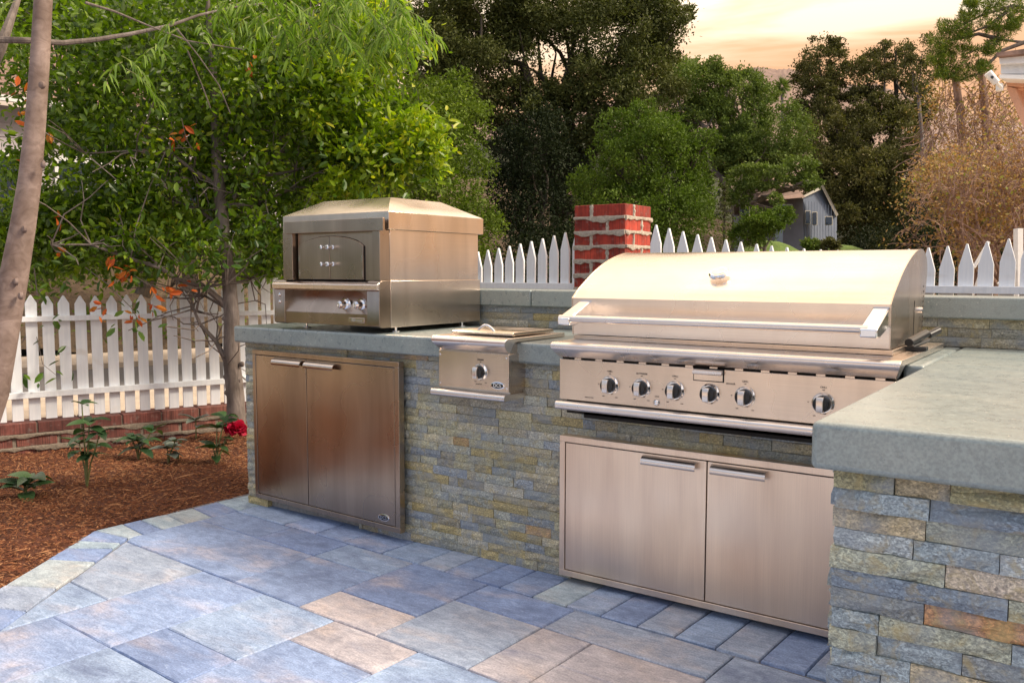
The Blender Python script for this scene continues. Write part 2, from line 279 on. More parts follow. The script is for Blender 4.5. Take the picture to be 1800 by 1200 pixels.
# ------------------------------------------------------------------ mesh helpers
def link(name, me, mat, parent=None, smooth=False, loc=None):
    o = bpy.data.objects.new(name, me); col.objects.link(o)
    if mat is not None and not me.materials: me.materials.append(mat)
    if smooth: me.polygons.foreach_set('use_smooth', [True]*len(me.polygons))
    if parent is not None:
        o.parent = parent; o.matrix_parent_inverse = parent_inv(parent)
    if loc is not None: o.location = loc
    return o
def parent_inv(p): return p.matrix_basis.inverted() if p.parent is None else (p.parent.matrix_basis @ p.matrix_parent_inverse @ p.matrix_basis).inverted() if False else world_of(p).inverted()
def world_of(p):
    m = p.matrix_basis.copy()
    if p.parent is not None: m = world_of(p.parent) @ p.matrix_parent_inverse @ m
    return m
class MB:
    def __init__(s): s.v = []; s.f = []
    def add(s, vs_, fs): n = len(s.v); s.v += [tuple(map(float, p)) for p in vs_]; s.f += [tuple(i+n for i in f) for f in fs]; return s
    def box(s, x0, x1, y0, y1, z0, z1):
        return s.add([(x, y, z) for z in (z0, z1) for y in (y0, y1) for x in (x0, x1)], [(0, 2, 3, 1), (4, 5, 7, 6), (0, 1, 5, 4), (2, 6, 7, 3), (0, 4, 6, 2), (1, 3, 7, 5)])
    def prism(s, poly, z0, z1):
        n = len(poly); return s.add([(x, y, z0) for x, y in poly]+[(x, y, z1) for x, y in poly], [tuple(reversed(range(n))), tuple(range(n, 2*n))]+[(i, (i+1) % n, n+(i+1) % n, n+i) for i in range(n)])
    def extx(s, prof, x0, x1):     # profile in (y, z), closed, extruded along x
        n = len(prof); return s.add([(x0, y, z) for y, z in prof]+[(x1, y, z) for y, z in prof], [tuple(range(n)), tuple(reversed(range(n, 2*n)))]+[(i, n+i, n+(i+1) % n, (i+1) % n) for i in range(n)])
    def tube(s, pts, rad, n=8, cap=True):
        pts = [Vector(p) for p in pts]; k = len(pts)
        if not hasattr(rad, '__len__'): rad = [rad]*k
        base = len(s.v); up = Vector((0, 0, 1)); vs_ = []; prev = None
        for i, p in enumerate(pts):
            t = (pts[min(i+1, k-1)]-pts[max(i-1, 0)]).normalized()
            if prev is None: a = t.cross(Vector((0, 0, 1)) if abs(t.z) < .9 else Vector((1, 0, 0))).normalized()
            else: a = (prev-t*prev.dot(t)).normalized()
            prev = a; b = t.cross(a)
            for j in range(n):
                an = 2*PI*j/n; vs_.append(p+(a*math.cos(an)+b*math.sin(an))*rad[i])
        fs = [(i*n+j, i*n+(j+1) % n, (i+1)*n+(j+1) % n, (i+1)*n+j) for i in range(k-1) for j in range(n)]
        if cap: fs += [tuple(reversed(range(n))), tuple(range((k-1)*n, k*n))]
        return s.add(vs_, fs)
    def lathe(s, prof, c, axis=(0, 0, 1), n=24):   # prof (r, h)
        ax = Vector(axis).normalized(); a = ax.cross(Vector((0, 0, 1)) if abs(ax.z) < .9 else Vector((1, 0, 0))).normalized(); b = ax.cross(a); c = Vector(c)
        vs_ = [c+ax*h+(a*math.cos(2*PI*j/n)+b*math.sin(2*PI*j/n))*max(r, 1e-5) for r, h in prof for j in range(n)]
        k = len(prof); fs = [(i*n+j, i*n+(j+1) % n, (i+1)*n+(j+1) % n, (i+1)*n+j) for i in range(k-1) for j in range(n)]
        fs += [tuple(reversed(range(n))), tuple(range((k-1)*n, k*n))]
        return s.add(vs_, fs)
    def build(s, name, mat, parent=None, bevel=0, smooth=False, seg=2):
        me = bpy.data.meshes.new(name); me.from_pydata(s.v, [], s.f); me.update()
        bm = bmesh.new(); bm.from_mesh(me); bmesh.ops.recalc_face_normals(bm, faces=bm.faces); bm.to_mesh(me); bm.free()
        o = link(name, me, mat, parent, smooth or bevel > 0)
        if bevel:
            md = o.modifiers.new('bevel', 'BEVEL'); md.width = bevel; md.segments = seg; md.limit_method = 'ANGLE'; md.angle_limit = R(40); md.harden_normals = False
        if smooth or bevel: set_sharp(me, 38)
        return o
def set_sharp(me, ang):
    bm = bmesh.new(); bm.from_mesh(me)
    for e in bm.edges:
        if len(e.link_faces) == 2: e.smooth = e.calc_face_angle(0) < R(ang)
    bm.to_mesh(me); bm.free()
def npmesh(name, V_, Fq, mat, parent=None, smooth=False):
    V_ = np.asarray(V_, np.float32); Fq = np.asarray(Fq, np.int32); k = Fq.shape[1]
    me = bpy.data.meshes.new(name); me.vertices.add(len(V_)); me.vertices.foreach_set('co', V_.ravel())
    me.loops.add(Fq.size); me.loops.foreach_set('vertex_index', Fq.ravel())
    me.polygons.add(len(Fq)); me.polygons.foreach_set('loop_start', np.arange(0, Fq.size, k, dtype=np.int32)); me.polygons.foreach_set('loop_total', np.full(len(Fq), k, np.int32))
    if smooth: me.polygons.foreach_set('use_smooth', np.ones(len(Fq), bool))
    me.update(calc_edges=True); return link(name, me, mat, parent)
def tag(o, label=None, cat=None, group=None, kind=None):
    if label: o['label'] = label
    if cat: o['category'] = cat
    if group: o['group'] = group
    if kind: o['kind'] = kind
    return o
def thing(name, label, cat, loc=(0, 0, 0), group=None):
    o = bpy.data.objects.new(name, None); col.objects.link(o); o.location = loc; o.empty_display_size = .1
    return tag(o, label, cat, group)
def text(name, s, size, loc, mat, parent=None, rot=(PI/2, 0, 0), depth=.0006, align='CENTER'):
    cu = bpy.data.curves.new('t', 'FONT'); cu.body = s; cu.size = size; cu.extrude = depth; cu.align_x = align; cu.align_y = 'CENTER'; cu.resolution_u = 3
    t = bpy.data.objects.new('t', cu); col.objects.link(t)
    dg = bpy.context.evaluated_depsgraph_get(); me = bpy.data.meshes.new_from_object(t.evaluated_get(dg)); bpy.data.objects.remove(t)
    me.transform(Matrix.Translation(loc) @ Matrix.Rotation(rot[2], 4, 'Z') @ Matrix.Rotation(rot[0], 4, 'X')); me.materials.clear()
    return link(name, me, mat, parent)
rng = np.random.default_rng(7); rnd = random.Random(11)
#@@GROUND
# ------------------------------------------------------------------ ground, paving
def sheet(name, x0, x1, y0, y1, z, mat, n=1, amp=0, kind='structure'):
    xs = np.linspace(x0, x1, n+1); ys = np.linspace(y0, y1, n+1); X, Y = np.meshgrid(xs, ys)
    Z = np.full_like(X, z)
    if amp: Z += amp*(np.sin(X*2.1+1)*np.sin(Y*1.7)+.5*np.sin(X*5.3+Y*4.1))
    V_ = np.c_[X.ravel(), Y.ravel(), Z.ravel()]; i = np.arange(n*(n+1)); i = i[(i % (n+1)) != n]
    o = npmesh(name, V_, np.c_[i, i+1, i+n+2, i+n+1], mat, smooth=True); return tag(o, kind=kind)
sheet('ground', -1500, 1500, -300, 3000, -.30, M['dirt'])
FA = np.array([-6.083, 2.743]); FD = np.array([.3411, .94]); FN = np.array([-.94, .3411])       # fence line, its direction, and the side away from the patio
CORN = FA+FD*2.90                                                                                # fence corner
# paving base under the stones
pb = MB().prism([(-3.9, 3.2), (-3.93, 2.15), (-3.5, 1.56), (-2.3, -.4), (2.5, -.4), (2.5, 3.2)], -.10, -.012).build('patio', M['sand']); tag(pb, kind='structure')
TH = R(3.3); CT, ST = math.cos(TH), math.sin(TH)
def ab(a, b): return (a*CT+b*ST, -a*ST+b*CT)
inner = [(-3.59, 3.30), (-3.62, 2.95), (-3.669, 2.184), (-3.088, 1.372), (-2.5, .55), (-1.9, -.3)]
def clip(poly, p, q):          # keep the side to the left of p->q
    out = []; n = len(poly)
    sd = lambda r: (q[0]-p[0])*(r[1]-p[1])-(q[1]-p[1])*(r[0]-p[0])
    for i in range(n):
        a, b = poly[i], poly[(i+1) % n]; sa, sb = sd(a), sd(b)
        if sa >= 0: out.append(a)
        if sa*sb < 0: t = sa/(sa-sb); out.append((a[0]+(b[0]-a[0])*t, a[1]+(b[1]-a[1])*t))
    return out
def inset(poly, d):
    A = sum(poly[i][0]*poly[(i+1) % len(poly)][1]-poly[(i+1) % len(poly)][0]*poly[i][1] for i in range(len(poly)))
    if A < 0: poly = poly[::-1]
    n = len(poly); out = []
    for i in range(n):
        p0, p1, p2 = Vector(poly[i-1]), Vector(poly[i]), Vector(poly[(i+1) % n])
        e1, e2 = (p1-p0).normalized(), (p2-p1).normalized(); n1, n2 = Vector((-e1.y, e1.x)), Vector((-e2.y, e2.x))
        k = n1+n2; k = k/max(k.dot(n1), .3); out.append(tuple(p1+k*d))
    return out
def subdiv_top(poly, z0, z1, ch, jitter):
    """a paver: chipped rounded rim and flat top"""
    pts = []
    n = len(poly)
    for i in range(n):
        a, b = Vector(poly[i]), Vector(poly[(i+1) % n]); m = max(1, int((b-a).length/.05))
        for k in range(m):
            p = a.lerp(b, k/m)
            pts.append((p.x, p.y))
    q = inset(pts, ch); m = len(pts)
    low = [(x, y, z0) for x, y in pts]; mid = [(x+rnd.uniform(-jitter, jitter), y+rnd.uniform(-jitter, jitter), z1-ch) for x, y in pts]
    top = [(x+rnd.uniform(-jitter, jitter), y+rnd.uniform(-jitter, jitter), z1) for x, y in q]
    mb = MB(); mb.add(low+mid+top, [tuple(range(2*m, 3*m))]+[(i, (i+1) % m, m+(i+1) % m, m+i) for i in range(m)]+[(m+i, m+(i+1) % m, 2*m+(i+1) % m, 2*m+i) for i in range(m)])
    return mb
TINT = dict(b=(.22, .30, .49), B=(.19, .265, .46), l=(.26, .35, .52), t=(.40, .385, .43), g=(.29, .355, .48), w=(.33, .43, .52), d=(.18, .24, .41), s=(.32, .38, .43))
def make_paver(poly, tint, z=0.):
    if len(poly) < 3: return
    ar = abs(sum(poly[i][0]*poly[(i+1) % len(poly)][1]-poly[(i+1) % len(poly)][0]*poly[i][1] for i in range(len(poly))))/2
    if ar < .003: return
    poly = inset(poly, .0028); z1 = rnd.uniform(-.0012, .0012)
    o = subdiv_top(poly, -.05, z1, .004, .0011).build('paver', M['paver'], pb, smooth=True)
    c = TINT[tint]; k = rnd.uniform(1.04, 1.20); o.color = (c[0]*k, c[1]*k, c[2]*k, 1)
def cell(i0, i1, j0, j1, tint):
    a0, a1, b0, b1 = -2.11+.2035*i0, -2.11+.2035*i1, 1.94+.2*j0, 1.94+.2*j1
    poly = [ab(a0, b0), ab(a1, b0), ab(a1, b1), ab(a0, b1)]
    for p, q in zip(inner[:-1], inner[1:]):
        poly = clip(poly, p, q)
        if len(poly) < 3: return
    make_paver(poly, tint)
placed = [(-9, -5, -2, 0, 'g'), (-5, -3, -3, 0, 'b'), (-9, -5, -5, -2, 'l'), (-5, -3, -6, -3, 'b'), (-3, -1, -6, -3, 'l'), (-3, -1, -3, -2, 'B'), (-3, -1, -2, 0, 'l'),
          (-9, -4, 0, 2, 'b'), (-4, -2, 0, 2, 'b'), (-2, 0, 0, 1, 't'), (-2, 0, 1, 3, 'B'), (0, 2, 0, 2, 'g'), (-1, 1, -1, 0, 't'), (1, 4, -2, 0, 'l'), (-1, 1, -3, -1, 'b'),
          (2, 3, 0, 2, 't'), (0, 2, 2, 3, 'B'), (2, 5, 2, 3, 'g'), (3, 5, 1, 2, 't'), (3, 5, 0, 1, 't'), (5, 8, 1, 3, 'g'), (5, 7, -1, 1, 'l'),
          (-9, -6, 2, 3, 'b'), (-6, -4, 2, 3, 'B'), (-4, -2, 2, 3, 'l')]
occ = set()
for i0, i1, j0, j1, t in placed:
    cell(i0, i1, j0, j1, t)
    for i in range(i0, i1):
        for j in range(j0, j1): occ.add((i, j))
for j in range(2, -12, -1):
    for i in range(-9, 14):
        if (i, j) in occ: continue
        w_, h_ = rnd.choice([(2, 2), (3, 2), (2, 1), (1, 2), (2, 3)])
        while any((i+k, j) in occ for k in range(w_)) : w_ -= 1
        while any((i+k, j-l) in occ for k in range(w_) for l in range(h_)): h_ -= 1
        for k in range(w_):
            for l in range(h_): occ.add((i+k, j-l))
        cell(i, i+w_, j-h_+1, j+1, rnd.choice('bltgBb'))
# narrow course along the counter
xs = [-3.80, -3.40, -3.17, -2.97, -2.72, -2.50, -2.35, -2.20, -2.062, -1.905, -1.752, -1.605, -1.455, -1.312, -1.166, -1.018, -.872, -.72, -.57, -.42]
for k, (a0, a1) in enumerate(zip(xs[:-1], xs[1:])):
    poly = [ab(a0, 2.545), ab(a1, 2.545), ab(a1, 3.0), ab(a0, 3.0)] if a0 < -2.6 else [ab(a0, 2.545+.012*max(0, (a0+2.2))), ab(a1, 2.545+.012*max(0, (a1+2.2))), ab(a1, 3.0), ab(a0, 3.0)]
    for p, q in zip(inner[:-1], inner[1:]): poly = clip(poly, p, q)
    make_paver(poly, 'lbbblgbBbwlbglgblbbl'[k])
# soldier course at the bed
eo = [(-2.9, .65), (-3.02, .83), (-3.14, 1.01), (-3.27, 1.20), (-3.40, 1.40), (-3.509, 1.573), (-3.678, 1.826), (-3.757, 1.947), (-3.816, 2.035), (-3.905, 2.16), (-3.897, 2.297), (-3.89, 2.388), (-3.873, 2.518), (-3.862, 2.664), (-3.862, 2.811), (-3.846, 3.002)]
ei = [(-2.68, .80), (-2.80, .97), (-2.92, 1.13), (-3.02, 1.275), (-3.17, 1.49), (-3.309, 1.67), (-3.482, 1.924), (-3.583, 2.062), (-3.629, 2.125), (-3.669, 2.184), (-3.656, 2.257), (-3.651, 2.354), (-3.644, 2.474), (-3.636, 2.619), (-3.631, 2.77), (-3.62, 2.952)]
for k in range(len(eo)-1):
    make_paver([eo[k], eo[k+1], ei[k+1], ei[k]], 'lbwBgsBwBwBwsBw'[k])

# mulch bed between patio and brick kerb
bed = MB()
def bedz(x, y): return -.015+.012*math.sin(3.1*x+y)+.010*math.sin(5.7*y-2*x)+.006*math.sin(13*x+9*y)
nx, ny = 120, 150; bx = np.linspace(-7.5, -2.4, nx); by = np.linspace(-.6, 6.2, ny); vid = {}
vv = []; ff = []
for j, y in enumerate(by):
    for i, x in enumerate(bx):
        vid[i, j] = len(vv); vv.append((x, y, bedz(x, y)))
for j in range(ny-1):
    for i in range(nx-1):
        cx, cy = (bx[i]+bx[i+1])/2, (by[j]+by[j+1])/2
        s_ = (np.array([cx, cy])-FA) @ FN
        if s_ > .18: continue
        if cx > -3.80 and cy > 3.05 and cx > -3.62: continue
        ff.append((vid[i, j], vid[i+1, j], vid[i+1, j+1], vid[i, j+1]))
# the patio stones (top at 0) cover the bed where they overlap
vv = [(x, y, z if x < -3.90+max(0, 2.15-y)*.667 else -.07) for x, y, z in vv]
me = bpy.data.meshes.new('mulch_bed'); me.from_pydata(vv, [], ff); o = link('mulch_bed', me, M['mulch'], smooth=True); tag(o, kind='structure')
def outside_patio(P):
    x, y = P[:, 0], P[:, 1]
    lim = np.where(y > 2.15, -3.885, -3.885+(2.15-y)*.667)
    return x < lim
def shreds(n, x0, x1, y0, y1, lmin, lmax, wid, seed, lift=.018):
    g = np.random.default_rng(seed); P = np.c_[g.uniform(x0, x1, n), g.uniform(y0, y1, n), np.zeros(n)]
    s_ = (P[:, :2]-FA) @ FN; keep = outside_patio(P) & (s_ < -.02); P = P[keep]; n = len(P)
    P[:, 2] = -.015+.012*np.sin(3.1*P[:, 0]+P[:, 1])+.010*np.sin(5.7*P[:, 1]-2*P[:, 0])+.006*np.sin(13*P[:, 0]+9*P[:, 1])+g.uniform(.001, lift, n)
    az = g.uniform(0, 2*PI, n); el = g.normal(0, .22, n); l = g.uniform(lmin, lmax, n)/2; w = wid*g.uniform(.5, 1.6, n)/2
    d = np.c_[np.cos(az)*np.cos(el), np.sin(az)*np.cos(el), np.sin(el)]; s2 = np.c_[-np.sin(az), np.cos(az), g.normal(0, .4, n)]
    up = np.array([0, 0, 1.])*(w*.8)[:, None]
    A = P-d*l[:, None]; B = P+d*l[:, None]; C = P+up
    V_ = np.stack([A, C+s2*w[:, None]-up, B, C-s2*w[:, None]-up, C+up], 1).reshape(-1, 3)
    b = np.arange(n)*5; Fq = np.concatenate([np.c_[b, b+4, b+1], np.c_[b+1, b+4, b+2], np.c_[b+2, b+4, b+3], np.c_[b+3, b+4, b]])
    return V_, Fq
V1, F1 = shreds(85000, -6.6, -3.2, .3, 4.9, .010, .038, .0042, 3); V2, F2 = shreds(1500, -6.6, -3.2, .6, 4.9, .05, .13, .005, 4, .03)
tag(npmesh('wood_shreds', np.r_[V1, V2], np.r_[F1, F2+len(V1)], M['chips']), 'reddish brown shredded wood mulch covering the bed beside the patio', 'mulch', kind='stuff')
#@@COUNTER
# ------------------------------------------------------------------ split-face stones
def rough_stone(seed, k=1.):
    """unit stone: x 0..1, z 0..1, front at y=0 towards -y, uneven face"""
    g = random.Random(seed); nx_, nz_ = 4, 2; V_ = []; Fc = []
    for j in range(nz_+1):
        for i in range(nx_+1):
            e = (i in (0, nx_)) or (j in (0, nz_))
            V_.append((i/nx_, k*g.uniform(-.006, .0) if e else k*g.uniform(-.011, -.002), j/nz_))
    for j in range(nz_):
        for i in range(nx_):
            a = j*(nx_+1)+i; Fc.append((a, a+1, a+nx_+2, a+nx_+1))
    n0 = len(V_); ring = [i for i in range(nx_+1)]+[k*(nx_+1)+nx_ for k in range(1, nz_+1)]+[nz_*(nx_+1)+i for i in range(nx_-1, -1, -1)]+[k*(nx_+1) for k in range(nz_-1, 0, -1)]
    for r_ in ring: x, y, z = V_[r_]; V_.append((x, .035, z))
    m = len(ring)
    for k in range(m): Fc.append((ring[k], n0+k, n0+(k+1) % m, ring[(k+1) % m]))
    me = bpy.data.meshes.new('stone'); me.from_pydata(V_, [], Fc); me.update(); me.materials.append(M['stone'])
    return me
STONES = [rough_stone(s) for s in range(14)]; STONES2 = [rough_stone(s, 1.9) for s in range(20, 36)]
STINT = [((.34, .36, .32), 6), ((.28, .32, .36), 3), ((.38, .37, .26), 6), ((.42, .36, .19), 3), ((.44, .30, .16), .8), ((.39, .39, .34), 4), ((.34, .32, .25), 4), ((.44, .41, .30), 2)]
def lay(parent, x0, x1, z0, z1, hc, y=2.90, skip=(), lmin=.08, lmax=.24, seed=1, face='-y', tints=STINT, warm=None, start=None, hs=None):
    g = random.Random(seed); z = z0; cnt = 0; row = 0
    while z < z1-.006:
        h = min(hs[row] if hs and row < len(hs) else hc*g.uniform(.92, 1.08), z1-z); x = x0-g.uniform(0, .06)
        if start: x = x0
        while x < x1-.01:
            l = g.uniform(lmin, lmax)*(1 if g.random() > .2 else .55); xe = min(x+l, x1)
            if x1-xe < .04: xe = x1
            segs = [(max(x, x0), xe)]
            for sx0, sx1, sz0, sz1 in skip:
                if z+h*.6 > sz0 and z+h*.4 < sz1:
                    ns = []
                    for a, b in segs:
                        if b <= sx0 or a >= sx1: ns.append((a, b)); continue
                        if a < sx0: ns.append((a, sx0))
                        if b > sx1: ns.append((sx1, b))
                    segs = ns
            for a, b in segs:
                if b-a < .012: continue
                o = bpy.data.objects.new('stone', g.choice(STONES2 if parent.name.startswith('stone_pen') else STONES)); col.objects.link(o)
                pr = g.uniform(-.003, .005) if y < 2 else g.uniform(-.0015, .003); gp = .0010 if y < 2 else .0006
                if face == '-y': M_ = Matrix.Translation((a+gp, y-pr, z+gp)) @ Matrix.Diagonal((b-a-2*gp, 1, h-2*gp, 1))
                else: M_ = Matrix.Translation((y-pr, -(a+gp), z+gp)) @ Matrix.Rotation(-PI/2, 4, 'Z') @ Matrix.Diagonal((b-a-2*gp, 1, h-2*gp, 1))
                o.parent = parent; o.matrix_parent_inverse = world_of(parent).inverted(); o.matrix_basis = M_
                ws = [w for _, w in tints]
                if warm:
                    k = warm(a, z); ws = [w*(k if c[0] > c[2]*1.25 else 1) for c, w in tints]
                c = g.choices([c for c, _ in tints], ws)[0]; kk = g.uniform(.8, 1.2)
                o.color = (c[0]*kk, c[1]*kk, c[2]*kk, 1); cnt += 1
            x = xe
        z += h; row += 1
    return cnt

# ------------------------------------------------------------------ long counter
ctr = thing('outdoor_counter', 'long grey stone-faced kitchen counter carrying the oven and grill', 'counter', (-2.1, 2.9, 0))
core = MB().box(-3.70, -2.31, 2.925, 3.58, 0, .852).box(-2.31, -1.955, 3.2, 3.58, 0, .852).box(-2.31, -1.955, 2.925, 3.2, 0, .70).box(-1.955, -1.70, 2.925, 3.58, 0, .852).box(-1.70, -.53, 2.925, 3.58, 0, .66).box(-.53, -.40, 2.925, 3.58, 0, .852)
core.build('core', M['grout'], ctr)
def warmf(a, z): return 3.2 if (.28 < z < .62 and -2.6 < a < -1.9) else 1.0
n1 = lay(ctr, -3.715, -.44, 0, .853, .0365, skip=[(-3.56, -2.61, .06, .80), (-1.73, -.40, .03, .575), (-2.31, -1.955, .742, .9), (-1.703, -.52, .742, .9), (-3.56, -3.3, 0, .06), (-3.3, -2.9, 0, .06), (-1.73, -.4, 0, .03)], seed=5, warm=warmf)
# return face on the bed side
lay(ctr, -3.5, -2.92, 0, .853, .0365, y=-3.712, seed=9, face='-x', lmin=.15, lmax=.35)
CB = .011
slabs = [(-3.745, -2.312, 2.85, 3.62), (-2.3095, -1.9895, 3.17, 3.62), (-1.987, -1.7105, 2.85, 3.62), (-1.708, -.527, 3.44, 3.62), (-.5245, -.4645, 2.85, 3.62)]
for x0, x1, y0, y1 in slabs: MB().box(x0, x1, y0, y1, .853, .937).build('countertop', M['concrete'], ctr, bevel=CB if y0 < 3 else .002, seg=3)

# ------------------------------------------------------------------ peninsula in the right foreground
pen = thing('stone_peninsula', 'nearest counter wing with thick bullnosed top over large blue and tan ledger stones', 'counter', (-.1, 1.7, 0))
MB().box(-.405, .9, 1.72, 2.895, 0, .846).build('core', M['mortar_dull'], pen)
PT = [((.33, .39, .43), 6), ((.27, .33, .39), 5), ((.42, .44, .33), 5), ((.44, .46, .45), 2), ((.52, .31, .16), .5), ((.48, .47, .34), 3)]
PC = dict(o=(.33, .32, .20), b=(.30, .37, .42), d=(.20, .26, .34), t=(.44, .38, .26), g=(.35, .38, .32), l=(.40, .46, .50), w=(.48, .43, .37), r=(.50, .27, .13), k=(.22, .25, .27))
prow = [[(0, 205, 'o'), (205, 375, 't'), (375, 900, 'o')], [(0, 315, 'b'), (315, 900, 'd')], [(0, 305, 't'), (305, 900, 'g')], [(0, 270, 'l'), (270, 525, 'b'), (525, 900, 'l')], [(0, 370, 'g'), (370, 900, 'w')],
        [(0, 555, 'd'), (555, 900, 'g')], [(0, 310, 'k'), (310, 770, 'r'), (770, 1100, 'd')], [(0, 170, 'b'), (170, 570, 'g'), (570, 900, 'b')], [(0, 165, 'g'), (165, 430, 'b'), (430, 900, 'k')], [(0, 275, 'b'), (275, 900, 't')], [(0, 180, 'd'), (180, 600, 'l'), (600, 900, 'g')]]
zt = .847; gq_ = random.Random(17)
for k_, row_ in enumerate(prow):           # the courses one sees, read off stone by stone
    h = (.0375, .0395, .0385, .0375, .041, .038, .040, .0385, .040, .0375, .039)[k_]; lj = gq_.uniform(0, .007)
    for a_, b_, c_ in row_:
        xa = -.430+lj*(a_ == 0)+a_*.000545; xb = min(.9, -.430+b_*.000545) if b_ < 900 else .35
        o = bpy.data.objects.new('stone', gq_.choice(STONES2)); col.objects.link(o); o.parent = pen; o.matrix_parent_inverse = world_of(pen).inverted()
        o.matrix_basis = Matrix.Translation((xa+.0008, 1.70-gq_.uniform(-.004, .006), zt-h+.0006)) @ Matrix.Diagonal((xb-xa-.0016, 1, h-.0012, 1)); c = PC[c_]; kk = gq_.uniform(.92, 1.1); o.color = (c[0]*kk, c[1]*kk, c[2]*kk, 1)
    zt -= h
lay(pen, .351, .9, zt, .847, .0405, y=1.70, seed=23, lmin=.12, lmax=.30, tints=PT, start=True)
lay(pen, -.428, .9, 0, zt, .0405, y=1.70, seed=24, lmin=.12, lmax=.30, tints=PT, start=True)
lay(pen, -2.90, -1.715, 0, .847, .0405, y=-.424, seed=31, face='-x', lmin=.12, lmax=.30, tints=PT)
MB().box(-.462, .95, 1.655, 3.62, .847, .938).build('countertop', M['concrete'], pen, bevel=.012, seg=4)

# ------------------------------------------------------------------ low back wall with cap
bw = thing('backsplash_wall', 'low stone wall with grey cap behind the counter', 'wall', (-1.5, 3.7, .937))
MB().box(-3.72, 1.3, 3.66, 3.84, .85, 1.044).build('core', M['grout'], bw)
lay(bw, -2.9, 1.0, .938, 1.044, .037, y=3.636, seed=41, lmin=.14, lmax=.34)
for x0, x1 in ((-3.75, -2.395), (-2.3915, -.95), (-.9465, 1.3)): MB().box(x0, x1, 3.60, 3.87, 1.045, 1.126).build('cap', M['concrete'], bw, bevel=.006)

# ------------------------------------------------------------------ access doors
def curl(mb, x0, x1, y, z, r=.022):
    """curled finger pull: starts flat on the door and rolls out and down"""
    out = [(y-r*math.sin(t)*1.35, z-.004+r*(math.cos(t))-r) for t in np.linspace(0, PI*.62, 9)]
    inn = [(yy+.0025 if i > 3 else yy, zz-.0022) for i, (yy, zz) in enumerate(out)]
    prof = [(y+.001, z-.004)]+out+inn[::-1]
    n = len(prof)
    mb.extx(prof, x0, x1)
def badge(parent, x, y, z, w=.070, h=.032):
    b = MB()
    for ring, (k, yy) in enumerate(((1, 0), (1, -.003), (.92, -.0045))): pass
    n = 28
    def ell(kx, kz, yy): return [(x+w/2*kx*math.cos(2*PI*i/n), y+yy, z+h/2*kz*math.sin(2*PI*i/n)) for i in range(n)]
    r0, r1, r2 = ell(1, 1, 0), ell(1, 1, -.003), ell(.86, .78, -.0042)
    b.add(r0+r1+r2, [(i, (i+1) % n, n+(i+1) % n, n+i) for i in range(n)]+[(n+i, n+(i+1) % n, 2*n+(i+1) % n, 2*n+i) for i in range(n)]+[tuple(range(2*n, 3*n))])
    o = b.build('badge', M['chrome'], parent, smooth=True)
    f = MB(); q0 = ell(.85, .76, -.0046); f.add(q0, [tuple(range(n))]); f.build('badge_face', M['black'], o)
    text('badge_lettering', 'DCS', h*.68, (x, y-.0052, z), M['chrome'], o)
def doors(label, x0, x1, z0, z1, yb, yf, split, rot, handles, mframe, mdoor, cat='cabinet', bd=None, fw=.024):
    t = thing('access_doors', label, cat, (x0, yb, z0))
    fr = MB().box(x0, x1, yf, yb, z1-fw, z1).box(x0, x1, yf, yb, z0, z0+fw).box(x0, x0+fw, yf, yb, z0+fw, z1-fw).box(x1-fw-.004, x1, yf, yb, z0+fw, z1-fw).build('frame', M[mframe], t, bevel=.0015)
    MB().box(x0+fw+.0005, x1-fw-.0045, yf+.02, yb, z0+fw+.0005, z1-fw-.0005).build('cavity', M['gap'], t)
    g = .0035
    for k, (a, b) in enumerate(((x0+fw+g, split-g*.6), (split+g*.6, x1-fw-.004-g))):
        d = MB().box(a, b, yf+.0015, yf+.018, z0+fw+g, z1-fw-g).build('door', M[mdoor], t, bevel=.0012)
        m = MB(); curl(m, handles[k][0], handles[k][1], yf+.0015, z1-fw-g-.001); m.build('handle', M['steel_bright_reflect'] if mdoor == 'steel_door' else M['steel'], d, smooth=True)
    if bd: badge(t, bd[0], yf+.0015, bd[1])
    if rot: t.rotation_euler.z = rot
    return t
doors('taller double access doors in steel tinted dark for foliage reflections, between bed corner and side burner', -3.625, -2.578, .048, .820, 2.905, 2.872, -3.205, R(-2.3), [(-3.44, -3.222), (-3.195, -2.985)], 'steel_dark_reflect', 'steel_dark_reflect', bd=(-2.68, .105))
doors('low wide double access doors below the grill, steel tinted pale pink for warm reflections', -1.757, -.545, .025, .583, 2.905, 2.85, -1.150, 0, [(-1.395, -1.185), (-1.13, -.935)], 'steel_door', 'steel_door')

